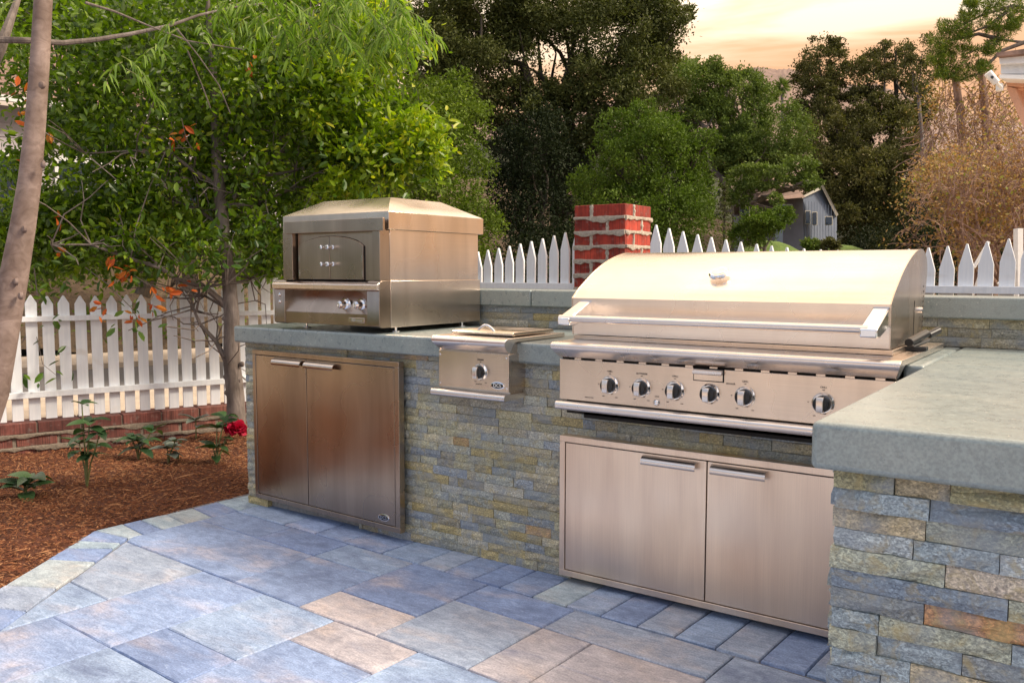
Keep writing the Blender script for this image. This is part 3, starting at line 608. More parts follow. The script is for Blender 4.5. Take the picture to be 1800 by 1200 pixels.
# ------------------------------------------------------------------ control knob
def knob(parent, x, y, z, r=.026, words=None, chrome_knob=False):
    k = MB().lathe([(r*1.32, 0), (r*1.32, .003), (r*1.12, .009), (r*1.10, .010)], (x, y, z), (0, -1, 0), 28).build('knob', M['chrome'], parent, smooth=True)
    if chrome_knob:
        MB().lathe([(r*.98, .010), (r*.98, .012), (r*.78, .016), (r*.78, .034), (r*.70, .042), (r*.35, .046), (0, .047)], (x, y, z), (0, -1, 0), 24).build('knob_cap', M['chrome'], k, smooth=True)
        MB().box(x-.003, x+.003, y-.050, y-.044, z-r*.6, z+r*.6).build('pointer', M['chrome'], k, bevel=.0015)
        return k
    MB().lathe([(r, .009), (r, .022), (r*.93, .030), (r*.88, .031)], (x, y, z), (0, -1, 0), 28).build('knob_cap', M['black'], k, smooth=True)
    w = r*.42; h = r*.93
    MB().extx([(y-.030, z-h), (y-.041, z-h*.95), (y-.045, z-h*.4), (y-.045, z+h*.4), (y-.041, z+h*.95), (y-.030, z+h)], x-w, x+w).build('grip', M['steel_bright_reflect'], k, bevel=.002)
    if words:
        text('lettering', words, .0085, (x, y-.0006, z+r*1.9), M['print'], k); text('lettering', 'OFF', .005, (x, y-.0006, z+r*1.58), M['print'], k)
        text('lettering', 'MED', .0045, (x-r*1.0, y-.0006, z-r*1.55), M['print'], k); text('lettering', 'LOW', .0045, (x+r*1.0, y-.0006, z-r*1.62), M['print'], k)
        text('lettering', 'HI', .005, (x-r*1.75, y-.0006, z+.001), M['print'], k)
    return k

# ------------------------------------------------------------------ grill
gr = thing('built_in_grill', 'large stainless built-in gas grill with closed domed hood and six knobs', 'grill', (-1.115, 2.76, .70))
MB().box(-1.695, -.535, 2.80, 3.43, .685, .944).build('firebox', M['gap'], gr)
MB().box(-1.703, -.527, 2.76, 2.790, .742, .893).build('control_panel', M['steel'], gr, bevel=.0012)
MB().box(-1.70, -.53, 2.775, 2.798, .8935, .902).build('vent_gap', M['gap'], gr)  # black strip standing in for the shaded vent slots
for k in range(13): MB().box(-1.64+k*.088, -1.612+k*.088, 2.7625, 2.777, .8935, .8995).build('vent_tab', M['steel'], gr)
def flare(mb, x0, x1, d):
    """narrow the ends of a rim towards its lower edge"""
    mb.v = [(x+d*max(0, min(1, (.938-z)/.038))*(1 if abs(x-x0) < 1e-6 else -1), y, z) for x, y, z in mb.v]; return mb
lip = [(2.762, .900), (2.744, .915), (2.728, .930), (2.722, .938), (2.721, .946), (2.725, .953), (2.735, .9575), (2.75, .959), (3.50, .959), (3.50, .9395), (2.795, .9395), (2.79, .900)]
flare(MB().extx(lip, -1.722, -.508), -1.722, -.508, .016).build('top_rim', M['steel_bright_reflect'], gr, bevel=.0015)
MB().box(-1.712, -.560, 2.874, 3.47, .9605, .976).build('lid_sill', M['steel'], gr, bevel=.001)
def hoodprof():
    pts = [(2.880, .979), (2.876, 1.05), (2.873, 1.118), (2.911, 1.147), (2.962, 1.176), (3.01, 1.203), (3.06, 1.227), (3.12, 1.251), (3.19, 1.273), (3.26, 1.289), (3.32, 1.297), (3.365, 1.296), (3.405, 1.286), (3.44, 1.268), (3.46, 1.243), (3.465, 1.21), (3.45, 1.16), (3.425, 1.10), (3.412, 1.04), (3.410, .979)]
    out = pts[:3]; a = [np.array(p) for p in pts[2:]]
    for i in range(len(a)-1):          # smooth in-between points
        p0, p1, p2, p3 = a[max(i-1, 0)], a[i], a[i+1], a[min(i+2, len(a)-1)]
        for t in (.33, .67, 1.): out.append(tuple(.5*((2*p1)+(p2-p0)*t+(2*p0-5*p1+4*p2-p3)*t*t+(3*p1-p0-3*p2+p3)*t**3)))
    return out
hp = hoodprof()
MB().extx(hp, -1.715, -.5725).build('hood', M['steel_bright_reflect'], gr, smooth=True)
cx_, cz_ = 3.2, 1.08
for xa, xb in ((-1.7195, -1.7155), (-.572, -.568)):
    MB().extx([(cx_+(a-cx_)*1.006, cz_+(b-cz_)*1.01) for a, b in hp], xa, xb).build('hood_end', M['steel'], gr, smooth=True)
MB().box(-.5675, -.5665, 3.24, 3.243, 1.0, 1.12).build('seam', M['gap'], gr)
for k in range(9): MB().box(-.5675, -.5668, 3.405, 3.409, 1.02+k*.018, 1.027+k*.018).build('rivet', M['gap'], gr)
MB().lathe([(.010, 0), (.010, .012), (.006, .014)], (-.568, 3.33, 1.085), (1, 0, 0), 14).build('bolt', M['chrome'], gr, smooth=True)
MB().tube([(-1.68, 2.722, 1.047), (-.60, 2.722, 1.047)], .0135, 18).build('handle', M['steel_bright_reflect'], gr, smooth=True)
for xa in (-1.680, -.622):
    p = [(2.893, 1.117), (2.884, 1.050), (2.75, 1.022), (2.706, 1.024), (2.704, 1.050)]
    MB().extx(p, xa, xa+.050).build('handle_bracket', M['chrome'], gr, bevel=.004)
# hood thermometer
tp = Vector((-1.178, 2.997, 1.2125)); nrm = Vector((0, -.5, .87)).normalized()
th = MB().lathe([(.036, -.004), (.036, .004), (.032, .009), (.026, .010)], tp, nrm, 28).build('thermometer', M['chrome'], gr, smooth=True)
MB().lathe([(.0245, .0102), (.0245, .0110)], tp, nrm, 24).build('dial', M['steel_bright_reflect'], th, smooth=True)
for k, (x, w) in enumerate(((-1.489, 'GRILL'), (-1.362, 'ROTISSERIE'), (-1.235, 'GRILL'), (-1.108, None), (-.986, 'GRILL'), (-.735, 'GRILL'))):
    knob(gr, x, 2.76, .809, .0265, w)
text('lettering', 'SMOKER', .0085, (-1.036, 2.7594, .848), M['print'], gr)
text('lettering', 'LIGHT', .006, (-1.302, 2.7594, .783), M['print'], gr)
text('lettering', 'PUSH AND TURN', .0045, (-1.575, 2.7594, .757), M['print'], gr)
MB().lathe([(.0125, 0), (.0125, .004), (.009, .009), (.006, .011)], (-1.302, 2.76, .762), (0, -1, 0), 18).build('button', M['chrome'], gr, smooth=True)
sd = MB().box(-1.165, -1.062, 2.755, 2.7598, .853, .888).build('smoker_drawer', M['steel'], gr, bevel=.001)
MB().box(-1.168, -1.059, 2.7585, 2.7602, .850, .8945).build('drawer_gap', M['gap'], sd)
m_ = MB(); curl(m_, -1.165, -1.062, 2.756, .8955, .011); m_.build('drawer_handle', M['steel_bright_reflect'], sd, smooth=True)
def rollbar(x0, x1, yf, z0, z1, yb, parent, name='drip_tray', mat='steel_bright_reflect'):
    c = [(yb, z1-.003), (yf+.010, z1)]
    r_ = (z1-z0)/2
    c += [(yf+.010-r_*math.sin(t)*.8, (z0+z1)/2+r_*math.cos(t)) for t in np.linspace(.2, PI-.35, 8)]
    c += [(yf+.016, z0+.003), (yb, z0+.003)]
    return MB().extx(c, x0, x1).build(name, M[mat], parent, smooth=True)
rollbar(-1.703, -.527, 2.728, .706, .738, 2.84, gr)
MB().box(-1.62, -.56, 2.80, 2.899, .672, .7055).build('tray_body', M['gap'], gr)  # near-black block, the darkness under the tray put into its colour
# rotisserie bracket on the right
rb = MB().box(-.566, -.500, 3.09, 3.13, .9595, .973).build('spit_bracket', M['black'], gr, bevel=.002)
MB().tube([(-.545, 3.10, .972), (-.505, 3.16, .992)], .007, 8).build('spit_arm', M['black'], rb, smooth=True)
MB().tube([(-.548, 3.06, .988), (-.520, 3.20, 1.012)], .0145, 14).build('spit_sleeve', M['black'], rb, bevel=.002)
MB().tube([(-.515, 3.205, 1.005), (-.488, 3.25, 1.022)], .0125, 12).build('spit_knob', M['black'], rb, bevel=.003)

# ------------------------------------------------------------------ side burner
sb = thing('side_burner', 'small single-knob stainless side burner with flat lid set in the counter', 'side burner', (-2.13, 2.78, .74))
MB().box(-2.300, -1.958, 2.80, 3.16, .72, .944).build('burner_box', M['steel'], sb)
MB().box(-2.308, -1.951, 2.78, 2.905, .742, .893).build('control_panel', M['steel'], sb, bevel=.0015)
lip2 = [(2.782, .8975), (2.765, .912), (2.750, .925), (2.744, .934), (2.743, .943), (2.748, .950), (2.757, .9545), (2.77, .956), (3.19, .956), (3.19, .9395), (2.81, .9395), (2.80, .8975)]
flare(MB().extx(lip2, -2.320, -1.944), -2.32, -1.944, .014).build('top_rim', M['steel_bright_reflect'], sb, bevel=.0015)
lid = MB().extx([(2.835, .962), (2.835, .968), (2.845, .975), (3.135, .975), (3.145, .968), (3.145, .962)], -2.283, -1.972).build('lid', M['steel'], sb, bevel=.0012)
MB().tube([(-2.175, 2.875, .973)]+[(-2.175+.085*t, 2.875, .974+.024*math.sin(PI*t)) for t in np.linspace(.08, .92, 9)]+[(-2.090, 2.875, .973)], .005, 10).build('lid_handle', M['chrome'], lid, smooth=True)
knob(sb, -2.090, 2.78, .815, .026, 'BURNER')
text('lettering', 'PUSH AND TURN', .004, (-2.10, 2.7794, .765), M['print'], sb)
badge(sb, -2.004, 2.78, .766, .068, .030)
for bx_, bz_ in ((-2.300, .876), (-2.300, .757), (-1.962, .878), (-1.960, .757)): MB().lathe([(.0035, 0), (.0035, .002), (.002, .003)], (bx_, 2.78, bz_), (0, -1, 0), 10).build('screw', M['chrome'], sb, smooth=True)
rollbar(-2.320, -1.944, 2.738, .708, .735, 2.89, sb)

# ------------------------------------------------------------------ pizza oven
ov = thing('pizza_oven', 'stainless outdoor pizza oven with hipped hood top standing on the counter', 'pizza oven', (-3.05, 3.2, .937))
X0, X1, YF, YH, YB = -3.415, -2.705, 2.845, 2.918, 3.595
for fx in (X0+.06, X1-.045):
    for fy in (3.0, 3.5): MB().lathe([(.020, .0005), (.020, .006), (.006, .007), (.006, .028)], (fx, fy, .937), (0, 0, 1), 14).build('foot', M['chrome'], ov, smooth=True)
MB().box(X0, X1, YH+.002, YB, .963, 1.176).build('base_housing', M['steel_oven'], ov, bevel=.0015)
MB().box(X0+.02, X1-.004, YH+.004, YB-.012, 1.1765, 1.408).build('upper_housing', M['steel_oven'], ov, bevel=.0015)
# front control box with recessed sloping panel
for xa, xb in ((X0, X0+.078), (X1-.078, X1)):
    pr = [(YF, .972), (YF, 1.160), (YF+.012, 1.176), (YH, 1.178), (YH, .964), (YF+.012, .964)]
    MB().extx(pr, xa, xb).build('cheek', M['steel_dark_reflect'], ov, bevel=.0015)
MB().extx([(YF-.012, 1.135), (YF-.014, 1.158), (YF-.004, 1.166), (YH, 1.1785), (YH, 1.135)], X0+.0005, X1-.0005).build('shelf_nose', M['steel_bright_reflect'], ov, bevel=.002)
MB().box(X0+.0785, X1-.0785, YF+.003, YF+.02, .970, 1.024).build('lower_panel', M['steel_dark_reflect'], ov, bevel=.001)
MB().extx([(YF+.003, 1.0245), (YF+.055, 1.128), (YH, 1.128), (YH, 1.0245)], X0+.0785, X1-.0785).build('control_slope', M['steel_dark_reflect'], ov)
for kx in (-2.937, -2.832): 
    knob(ov, kx, YF+.022, 1.066, .024, chrome_knob=True)
for bz_ in (1.105, 1.070): MB().lathe([(.008, 0), (.008, .004), (.004, .006)], (X0+.045, YF, bz_), (0, -1, 0), 12).build('bolt', M['chrome'], ov, smooth=True)
bo = MB().box(-2.90, -2.80, YF-.001, YF+.003, .984, 1.007).build('badge', M['steel'], ov, bevel=.002)
text('badge_lettering', 'Alfresco', .021, (-2.85, YF-.0016, .9955), M['chrome'], bo, depth=.001)
# upper front frame
MB().box(X0+.06, X0+.128, YF+.010, YH+.002, 1.1785, 1.405).build('frame_post', M['steel_dark_reflect'], ov, bevel=.0015)
MB().box(X1-.052, X1-.004, YF+.010, YH+.002, 1.1785, 1.405).build('frame_post', M['steel_dark_reflect'], ov, bevel=.0015)
MB().box(X0+.138, X1-.053, YH-.034, YH+.001, 1.1785, 1.405).build('front_plate', M['steel_dark_reflect'], ov)
def archdoor(xa, xb, gr_=0., oy=0.):
    xm = -3.050; hw = .222; z0 = 1.182-gr_
    def top(x): return 1.316+gr_+.066*math.sqrt(max(0, 1-((x-xm)/(hw*1.03))**2))
    n = 10; xs_ = np.linspace(xa, xb, n); pts = [(x, z0) for x in xs_]+[(x, top(x)) for x in xs_[::-1]]
    y0, y1 = YH-.043+oy, YH-.0345+oy; m = len(pts)
    return MB().add([(x, y0, z) for x, z in pts]+[(x, y1, z) for x, z in pts], [tuple(range(m)), tuple(reversed(range(m, 2*m)))]+[(i, m+i, m+(i+1) % m, (i+1) % m) for i in range(m)])
archdoor(-3.2735, -2.8265, .0035, .0075).build('arch_gap', M['gap'], ov)  # black sheet behind the doors draws the shaded gap as an outline
for xa, xb in ((-3.268, -3.0515), (-3.0485, -2.832)):
    d = archdoor(xa, xb).build('oven_door', M['steel_dark_reflect'], ov, bevel=.0015)
    kx = -3.050+(-.022 if xa < -3.2 else .022)
    for kz in (1.332, 1.253):
        MB().lathe([(.010, 0), (.010, .003), (.006, .006), (.006, .022), (.0095, .027), (.0095, .036), (.005, .040)], (kx, YH-.043, kz), (0, -1, 0), 14).build('door_knob', M['chrome'], d, smooth=True)
    hx = -3.262 if xa < -3.2 else -2.838
    for hz in (1.29, 1.28, 1.27, 1.22, 1.21, 1.20): MB().lathe([(.0028, 0), (.0028, .003)], (hx, YH-.043, hz), (0, -1, 0), 8).build('rivet', M['chrome'], d, smooth=True)
MB().box(X0+.085, X1+.028, YF-.002, YF+.012, 1.400, 1.457).build('fascia', M['steel_dark_reflect'], ov, bevel=.0015)
# hood: band and hipped roof
MB().box(X0+.012, X1+.010, YH-.018, YB+.015, 1.4085, 1.488).build('hood_band', M['steel_oven'], ov, bevel=.0012)
a0, a1, b0, b1 = X0+.012, X1+.010, YH-.018, YB+.015
t0, t1, s0, s1 = a0+.13, a1-.125, b0+.15, b1-.19
MB().add([(a0, b0, 1.4885), (a1, b0, 1.4885), (a1, b1, 1.4885), (a0, b1, 1.4885), (t0, s0, 1.566), (t1, s0, 1.566), (t1, s1, 1.566), (t0, s1, 1.566)],
         [(0, 3, 2, 1), (4, 5, 6, 7), (0, 1, 5, 4), (1, 2, 6, 5), (2, 3, 7, 6), (3, 0, 4, 7)]).build('hood_top', M['steel_bright_reflect'], ov, bevel=.002)
#@@FENCE
# ------------------------------------------------------------------ picket fences, kerb, pillar
def picket(parent, p, d, n, w, z0, z1, th=.018, tip=.055):
    """p: centre (x,y); d: along the fence; n: away from camera"""
    hw = w/2; e_ = rnd.uniform(-.004, .004); prof = [(-hw, z0), (hw, z0), (hw+e_, z1-tip), (e_+.004, z1), (e_-.004, z1), (-hw+e_, z1-tip)]
    m = len(prof); V_ = []
    for off in (0, th):
        for a, z in prof: q = np.array(p)+d*a+n*off; V_.append((q[0], q[1], z))
    return MB().add(V_, [tuple(range(m)), tuple(reversed(range(m, 2*m)))]+[(i, m+i, m+(i+1) % m, (i+1) % m) for i in range(m)]).build('picket', M['paint'], parent, bevel=.0015, seg=1)
def rail(parent, p0, p1, n, z0, z1, th=.034, off=0.):
    a = np.array(p0)-n*(th+off); b = np.array(p1)-n*(th+off)
    return MB().prism([tuple(a), tuple(b), tuple(b+n*th), tuple(a+n*th)], z0, z1).build('rail', M['paint'], parent, bevel=.002)
lf = thing('picket_fence', 'white picket fence on the brick kerb behind the mulch bed, left of the oven', 'fence', (FA[0], FA[1], .19))
fo = FA+FN*.075
SL = 3.0
def dip(s, c, half, lo, hi): return lo+(hi-lo)*min(1.15, (abs(s-c)/half))**2.2
s_ = .013-.1025*12; k = 0
while s_ < 2.86:
    c = .55 if s_ < 1.9 else 99
    z1 = dip(s_, .62, 1.25, 1.045, 1.185) if s_ < 1.95 else 1.20
    picket(lf, fo+FD*s_, FD, FN, .070+rnd.uniform(-.002, .002), .192+rnd.uniform(0, .006), z1+rnd.uniform(-.004, .004)); s_ += .1025
rail(lf, fo-FD*1.3, fo+FD*2.9, FN, .874, .910); rail(lf, fo-FD*1.3, fo+FD*2.9, FN, .353, .394, .04)
pc = fo+FD*2.95+FN*.03
MB().box(pc[0]-.05, pc[0]+.05, pc[1]-.05, pc[1]+.05, -.3, 1.32).build('post', M['paint'], lf, bevel=.004)
# brick kerb under it
kb = thing('brick_kerb', 'low weathered red brick kerb wall with ragged grey mortar edging the mulch bed', 'wall', (FA[0], FA[1], 0))
def quad_prism(p0, p1, n, w, z0, z1, mb=None): a, b = np.array(p0), np.array(p1); return (mb or MB()).prism([tuple(a), tuple(b), tuple(b+n*w), tuple(a+n*w)], z0, z1)
quad_prism(FA-FD*1.4+FN*.006, FA+FD*3.05+FN*.006, FN, .19, -.25, .180).build('core', M['mortar_dull'], kb)
s_ = -1.4; k = 0
while s_ < 3.0:            # top course
    l = .27; o = quad_prism(FA+FD*(s_+.006)-FN*.004, FA+FD*(s_+l-.006)-FN*.004, FN, .20, .118, .190).build('brick', M['brick_dull'], kb, bevel=.004); s_ += l
for row, (z0, z1) in enumerate(((.030, .098), (-.07, .012))):
    s_ = -1.4+(.13 if row == 0 else 0)
    while s_ < 3.0:
        l = .27; j = rnd.uniform(-.004, .006); quad_prism(FA+FD*(s_+.011)-FN*j, FA+FD*(s_+l-.011)-FN*j, FN, .06, z0+rnd.uniform(-.006, .004), z1+rnd.uniform(-.006, .004)).build('brick', M['brick_dull'], kb, bevel=.006); s_ += l
def mortar_line(parent, p0, p1, n, z, h, thick, seed, mat, step=.02, vertical=None):
    """squeezed-out joint: a lumpy bead along the wall face"""
    g = random.Random(seed); p0, p1 = np.array(p0), np.array(p1); L_ = np.linalg.norm(p1-p0); m = max(2, int(L_/step)); d = (p1-p0)/L_
    V_ = []; hb = ht = 0
    for i in range(m+1):
        hb = .6*hb+g.uniform(-.9, 1.5)*h*.5; ht = .5*ht+g.uniform(-1, 1)*h*.22; t = thick*g.uniform(.5, 1.4)
        q = p0+d*(L_*i/m); lo = z-h/2-max(0, hb)*1.0; hi = z+h/2+ht*.4
        for off, zz in ((-.002, hi), (t, hi-h*.15), (t*1.15, (hi+lo)/2), (t*.9, lo+h*.1), (-.002, lo)):
            r_ = q-n*off; V_.append((r_[0], r_[1], zz))
    Fc = [(i*5+a, i*5+a+1, i*5+a+6, i*5+a+5) for i in range(m) for a in range(4)]
    return MB().add(V_, Fc+[(0, 1, 2, 3, 4), tuple(m*5+a for a in (4, 3, 2, 1, 0))]).build('mortar_joint', M[mat], parent, smooth=True)
mortar_line(kb, FA-FD*1.4, FA+FD*3.0, FN, .108, .022, .014, 3, 'mortar_dull', .035); mortar_line(kb, FA-FD*1.4, FA+FD*3.0, FN, .020, .022, .014, 4, 'mortar_dull', .035)

# back fence: runs parallel to the counter at y = 5.35
YBF = 5.35; K = YBF/3.85
bf1 = thing('picket_fence', 'white picket fence between the pizza oven and the brick pillar', 'fence', (-4.5, YBF, 0))
bf2 = thing('picket_fence', 'white picket fence behind the grill, right of the brick pillar', 'fence', (-1.0, YBF, 0))
DX = np.array([1., 0.]); DY = np.array([0., 1.])
Z = lambda z: H+(z-H)*K
x = -2.846*K-.0985*22
while x < -2.24*K:
    if x > -5.05:
        u = (x/K+2.28)/-1.0; z1 = Z(1.305+.130*min(1, abs(1-u*1.0))**1.7) if u < 1.9 else Z(1.40)
        picket(bf1, (x, YBF), DX, DY, .072, .40, z1, .02, .125)
    x += .0985
rail(bf1, (-5.1, YBF), (-2.20*K, YBF), DY, Z(1.127), Z(1.159)); rail(bf1, (-5.1, YBF), (-2.20*K, YBF), DY, .45, .49)
x = -1.838*K
while x < 1.6:
    u = abs(x/K+.86)/.98; z1 = Z(1.308+.136*min(1, u)**1.9) if x/K < .12 else Z(1.44)
    picket(bf2, (x, YBF), DX, DY, .075, .40, z1, .02, .125); x += .0985
rail(bf2, (-1.86*K, YBF), (1.7, YBF), DY, Z(1.134), Z(1.163), .036); rail(bf2, (-1.86*K, YBF), (1.7, YBF), DY, .45, .49)
MB().box(-.16, -.07, YBF+.03, YBF+.12, -.3, 1.50).build('post', M['paint'], bf2, bevel=.004)

# brick pillar
pl = thing('brick_pillar', 'square red brick pillar with messy white mortar standing in the fence line', 'pillar', (-3.05, 5.3, 0))
px0, px1, py0, py1, ptop = -2.262*K, -1.975*K, 3.80*K, 4.08*K, Z(1.549)
MB().box(px0+.012, px1-.012, py0+.012, py1-.012, -.3, ptop-.012).build('core', M['mortar'], pl)
hc = .0985; z = ptop; row = 0; BL = .262
def pbrick(a0, a1, b0, b1, z0, z1): MB().box(a0, a1, b0, b1, z0, z1).build('brick', M['brick_red'], pl, bevel=.004)
while z > .5:
    z1 = z; z0 = z-hc+.018; g = .009
    w = px1-px0; hb = w-BL
    if row % 2 == 0:
        pbrick(px0, px0+hb-g, py0, py0+.12, z0, z1); pbrick(px0+hb+g, px1, py0, py0+.12, z0, z1)
        pbrick(px1-.13, px1, py0+.132, py1, z0, z1); pbrick(px0, px0+.13, py0+.132, py1, z0, z1)
        jx = px0+hb; jy = py0+.126
    else:
        pbrick(px0, px0+BL-g, py0, py0+.12, z0, z1); pbrick(px0+BL+g, px1, py0, py0+.24, z0, z1)
        pbrick(px1-.13, px1, py0+.255, py1, z0, z1); pbrick(px0, px0+.13, py0+.132, py1, z0, z1)
        jx = px0+BL; jy = py0+.247
    if row < 8:
        mortar_line(pl, (px0, py0), (px1, py0), DY, z0-.008, .022, .012, 50+row, 'mortar', .03)
        mortar_line(pl, (px1, py0), (px1, py1), np.array([-1., 0]), z0-.008, .022, .012, 70+row, 'mortar', .03)
        for (cx2, cy2, ax) in ((jx, py0, 0), (px1, jy, 1)):
            g2 = random.Random(row*3+ax); V_ = []; m = 6
            for i in range(m+1):
                zz = z0-.004+(z1-z0+.004)*i/m; wv = .013*g2.uniform(.7, 1.6); t = .010*g2.uniform(.4, 1.3)
                for s2, tt in ((-1, -.002), (-.5, t), (.5, t), (1, -.002)):
                    V_.append((cx2+s2*wv, cy2-tt, zz) if ax == 0 else (cx2+tt, cy2+s2*wv, zz))
            MB().add(V_, [(i*4+a, i*4+a+1, i*4+a+5, i*4+a+4) for i in range(m) for a in range(3)]).build('mortar_joint', M['mortar'], pl, smooth=True)
    z -= hc; row += 1
#@@NATURE
# ------------------------------------------------------------------ foliage helpers
def leaves(P, size, shape='rhomb', g=None, up=.35, droop=0, out=None, asp=.45):
    """P (n,3) leaf bases -> verts, faces"""
    g = g or rng; n = len(P)
    d = g.normal(0, 1, (n, 3)); 
    if out is not None: d = d*.8+out
    d[:, 2] -= droop; d /= np.linalg.norm(d, axis=1)[:, None]+1e-9
    nn = g.normal(0, 1, (n, 3)); nn[:, 2] += up*2; nn -= (nn*d).sum(1)[:, None]*d; nn /= np.linalg.norm(nn, axis=1)[:, None]+1e-9
    s = np.cross(d, nn); L_ = (size*g.uniform(.6, 1.3, n))[:, None]; W = L_*asp*.5
    if shape == 'rhomb':
        V_ = np.stack([P, P+d*L_*.5+s*W, P+d*L_, P+d*L_*.5-s*W], 1).reshape(-1, 3); b = np.arange(n)*4; return V_, np.c_[b, b+1, b+2, b+3]
    # folded pointed leaf: two quads each side of the rib
    c = nn*L_*.05
    V_ = np.stack([P, P+d*L_*.30+s*W*.9+c, P+d*L_*.70+s*W*.85+c, P+d*L_-nn*L_*.06, P+d*L_*.70-s*W*.85+c, P+d*L_*.30-s*W*.9+c], 1).reshape(-1, 3)
    b = np.arange(n)*6; return V_, np.r_[np.c_[b, b+1, b+2, b+3], np.c_[b, b+3, b+4, b+5]]
def cloud(blobs, n, g, clump=.16, nclump=26, shell=.55, flat=1.0):
    """points in lumpy clumps; blobs: (centre, rx, ry, rz)"""
    vol = np.array([(b[1]*b[2]*b[3])**(2/3) for b in blobs]); cnt = np.maximum(1, (n*vol/vol.sum()).astype(int)); out = []; outd = []
    for b, k in zip(blobs, cnt):
        m = max(3, int(nclump)); u = g.normal(0, 1, (m, 3)); u /= np.linalg.norm(u, axis=1)[:, None]; r = g.uniform(shell**3, 1, m)**(1/3)
        cc = u*r[:, None]; idx = g.integers(0, m, k); sg = clump*g.uniform(.6, 1.5, m)
        q = cc[idx]+g.normal(0, 1, (k, 3))*sg[idx][:, None]*np.array([1, 1, flat])
        out.append(np.array(b[0])+q*np.array(b[1:4])); outd.append(q/(np.linalg.norm(q, axis=1)[:, None]+1e-6))
    return np.concatenate(out), np.concatenate(outd)
def B(px, py, dep, rx, ry=None, rd=None):
    ry = ry or rx; s = dep/F; return (at(px, py, dep), rx*s, (rd or (rx+ry)/2)*s, ry*s)
def crown(name, blobs, n, size, mat, parent, seed, shape='rhomb', **kw):
    g = np.random.default_rng(seed); lk = {k: kw.pop(k) for k in ('up', 'droop', 'asp') if k in kw}
    P, D = cloud(blobs, n, g, **kw); V_, Fq = leaves(P, size, shape, g, out=D*.5, **lk)
    o = npmesh(name, V_, Fq, mat, parent)
    if parent is not None: o['kind'] = 'stuff'
    return o
def wob(p0, p1, n, amp, g):
    p0, p1 = np.array(p0, float), np.array(p1, float); L_ = np.linalg.norm(p1-p0); pts = [p0+(p1-p0)*t for t in np.linspace(0, 1, n+1)]
    for i in range(1, n): pts[i] = pts[i]+g.normal(0, amp*L_, 3)
    return pts
def tree(name, label, cat, base, blobs, n, size, mat, bmat, r0, seed, limbs=True, group=None, mids=None, split=.45, **kw):
    g = np.random.default_rng(seed); t = thing(name, label, cat, tuple(base), group)
    top = np.mean([b[0] for b in blobs], 0); mb = MB(); fork = np.array(base)+(top-np.array(base))*split
    pts = wob(base, fork, 4, .03, g); mb.tube(pts, list(np.linspace(r0, r0*.7, 5)), 9)
    if limbs:
        for b in blobs:
            q = wob(fork, b[0]+g.normal(0, .2, 3)*b[1], 5, .05, g); mb.tube(q, list(np.linspace(r0*.5, r0*.08, 6)), 6)
            for k in range(3):
                u = g.normal(0, 1, 3); u /= np.linalg.norm(u); e = b[0]+u*np.array(b[1:4])*.9; mb.tube(wob(q[3], e, 4, .06, g), list(np.linspace(r0*.2, r0*.03, 5)), 5)
    mb.build('trunk', bmat, t, smooth=True)
    gs = np.random.default_rng(seed+7); sat = []
    for b in blobs:                      # small outlying sprays break up the outline
        for k in range(4):
            u = gs.normal(0, 1, 3); u /= np.linalg.norm(u); f = gs.uniform(.22, .38); sat.append((b[0]+u*np.array(b[1:4])*gs.uniform(.85, 1.12), b[1]*f, b[2]*f, b[3]*f*.8))
    crown('crown', blobs+sat, n, size, mat, t, seed+1, **kw); return t

# ------------------------------------------------------------------ near broad-leaved tree behind the bed
g = np.random.default_rng(21)
D0 = 6.25
nt_ = thing('broadleaf_tree', 'multi-branched green tree with grey trunk rising from the mulch beside the counter corner', 'tree', tuple(at(414, 752, D0)))
tr = [(416, 757), (414, 700), (408, 640), (408, 560), (401, 480), (393, 420), (388, 350), (381, 280), (379, 200), (374, 120), (368, 40), (360, -60)]
rp = [17, 15.5, 15, 13.5, 12, 11.5, 11, 9.5, 8, 6.5, 5, 3.5]
tm = MB().tube([at(x+rnd.uniform(-1, 1), y, D0) for x, y in tr], [r_*D0/F for r_ in rp], 14)
for (x, y) in ((399, 690), (421, 668), (425, 640), (397, 662), (392, 455), (395, 560)):    # knots
    tm.lathe([(.022, 0), (.018, .012), (.008, .018)], at(x, y, D0-.02), (rnd.uniform(-1, 1), -1, .2), 9)
tm.build('trunk', M['bark'], nt_, smooth=True)
br = [([(408, 660), (400, 640), (380, 600), (352, 570), (340, 543), (337, 525)], 6, 0), ([(345, 548), (350, 520), (365, 505), (398, 500)], 2.5, -.1), ([(395, 540), (360, 520), (300, 505), (250, 490)], 3, .3),
      ([(396, 535), (360, 505), (310, 490), (280, 470), (230, 455), (160, 430), (90, 430)], 6, -.3), ([(404, 500), (440, 490), (470, 470)], 3, .1), ([(392, 385), (420, 330), (460, 310), (520, 300), (580, 290)], 5, .2),
      ([(388, 330), (340, 300), (300, 270), (240, 265), (150, 270)], 5, -.2), ([(384, 260), (430, 190), (470, 150), (500, 110), (540, 80)], 5.5, .1), ([(381, 210), (330, 160), (270, 120), (200, 90)], 4, .3),
      ([(386, 300), (450, 270), (540, 265), (640, 250), (730, 235)], 4.0, .5), ([(390, 360), (450, 360), (520, 330), (600, 300), (690, 290)], 4, .3), ([(392, 400), (350, 370), (300, 350), (250, 352)], 3.5, .2), ([(379, 190), (420, 150), (500, 120), (600, 110), (660, 150)], 4, .5)]
bm_ = MB(); tips = []
for pts, r_, dd in br:
    m = len(pts); q = [at(x, y, D0+dd*i/(m-1)*1.6) for i, (x, y) in enumerate(pts)]; bm_.tube(q, [max(.8, r_*(1-.8*i/(m-1)))*D0/F for i in range(m)], 7)
    for i in range(1, m):
        for k in range(5):
            e = q[i]+g.normal(0, .22, 3)+np.array([0, 0, .08]); bm_.tube(wob(q[i], e, 3, .06, g), [.006, .005, .004, .0025], 4); tips.append(e)
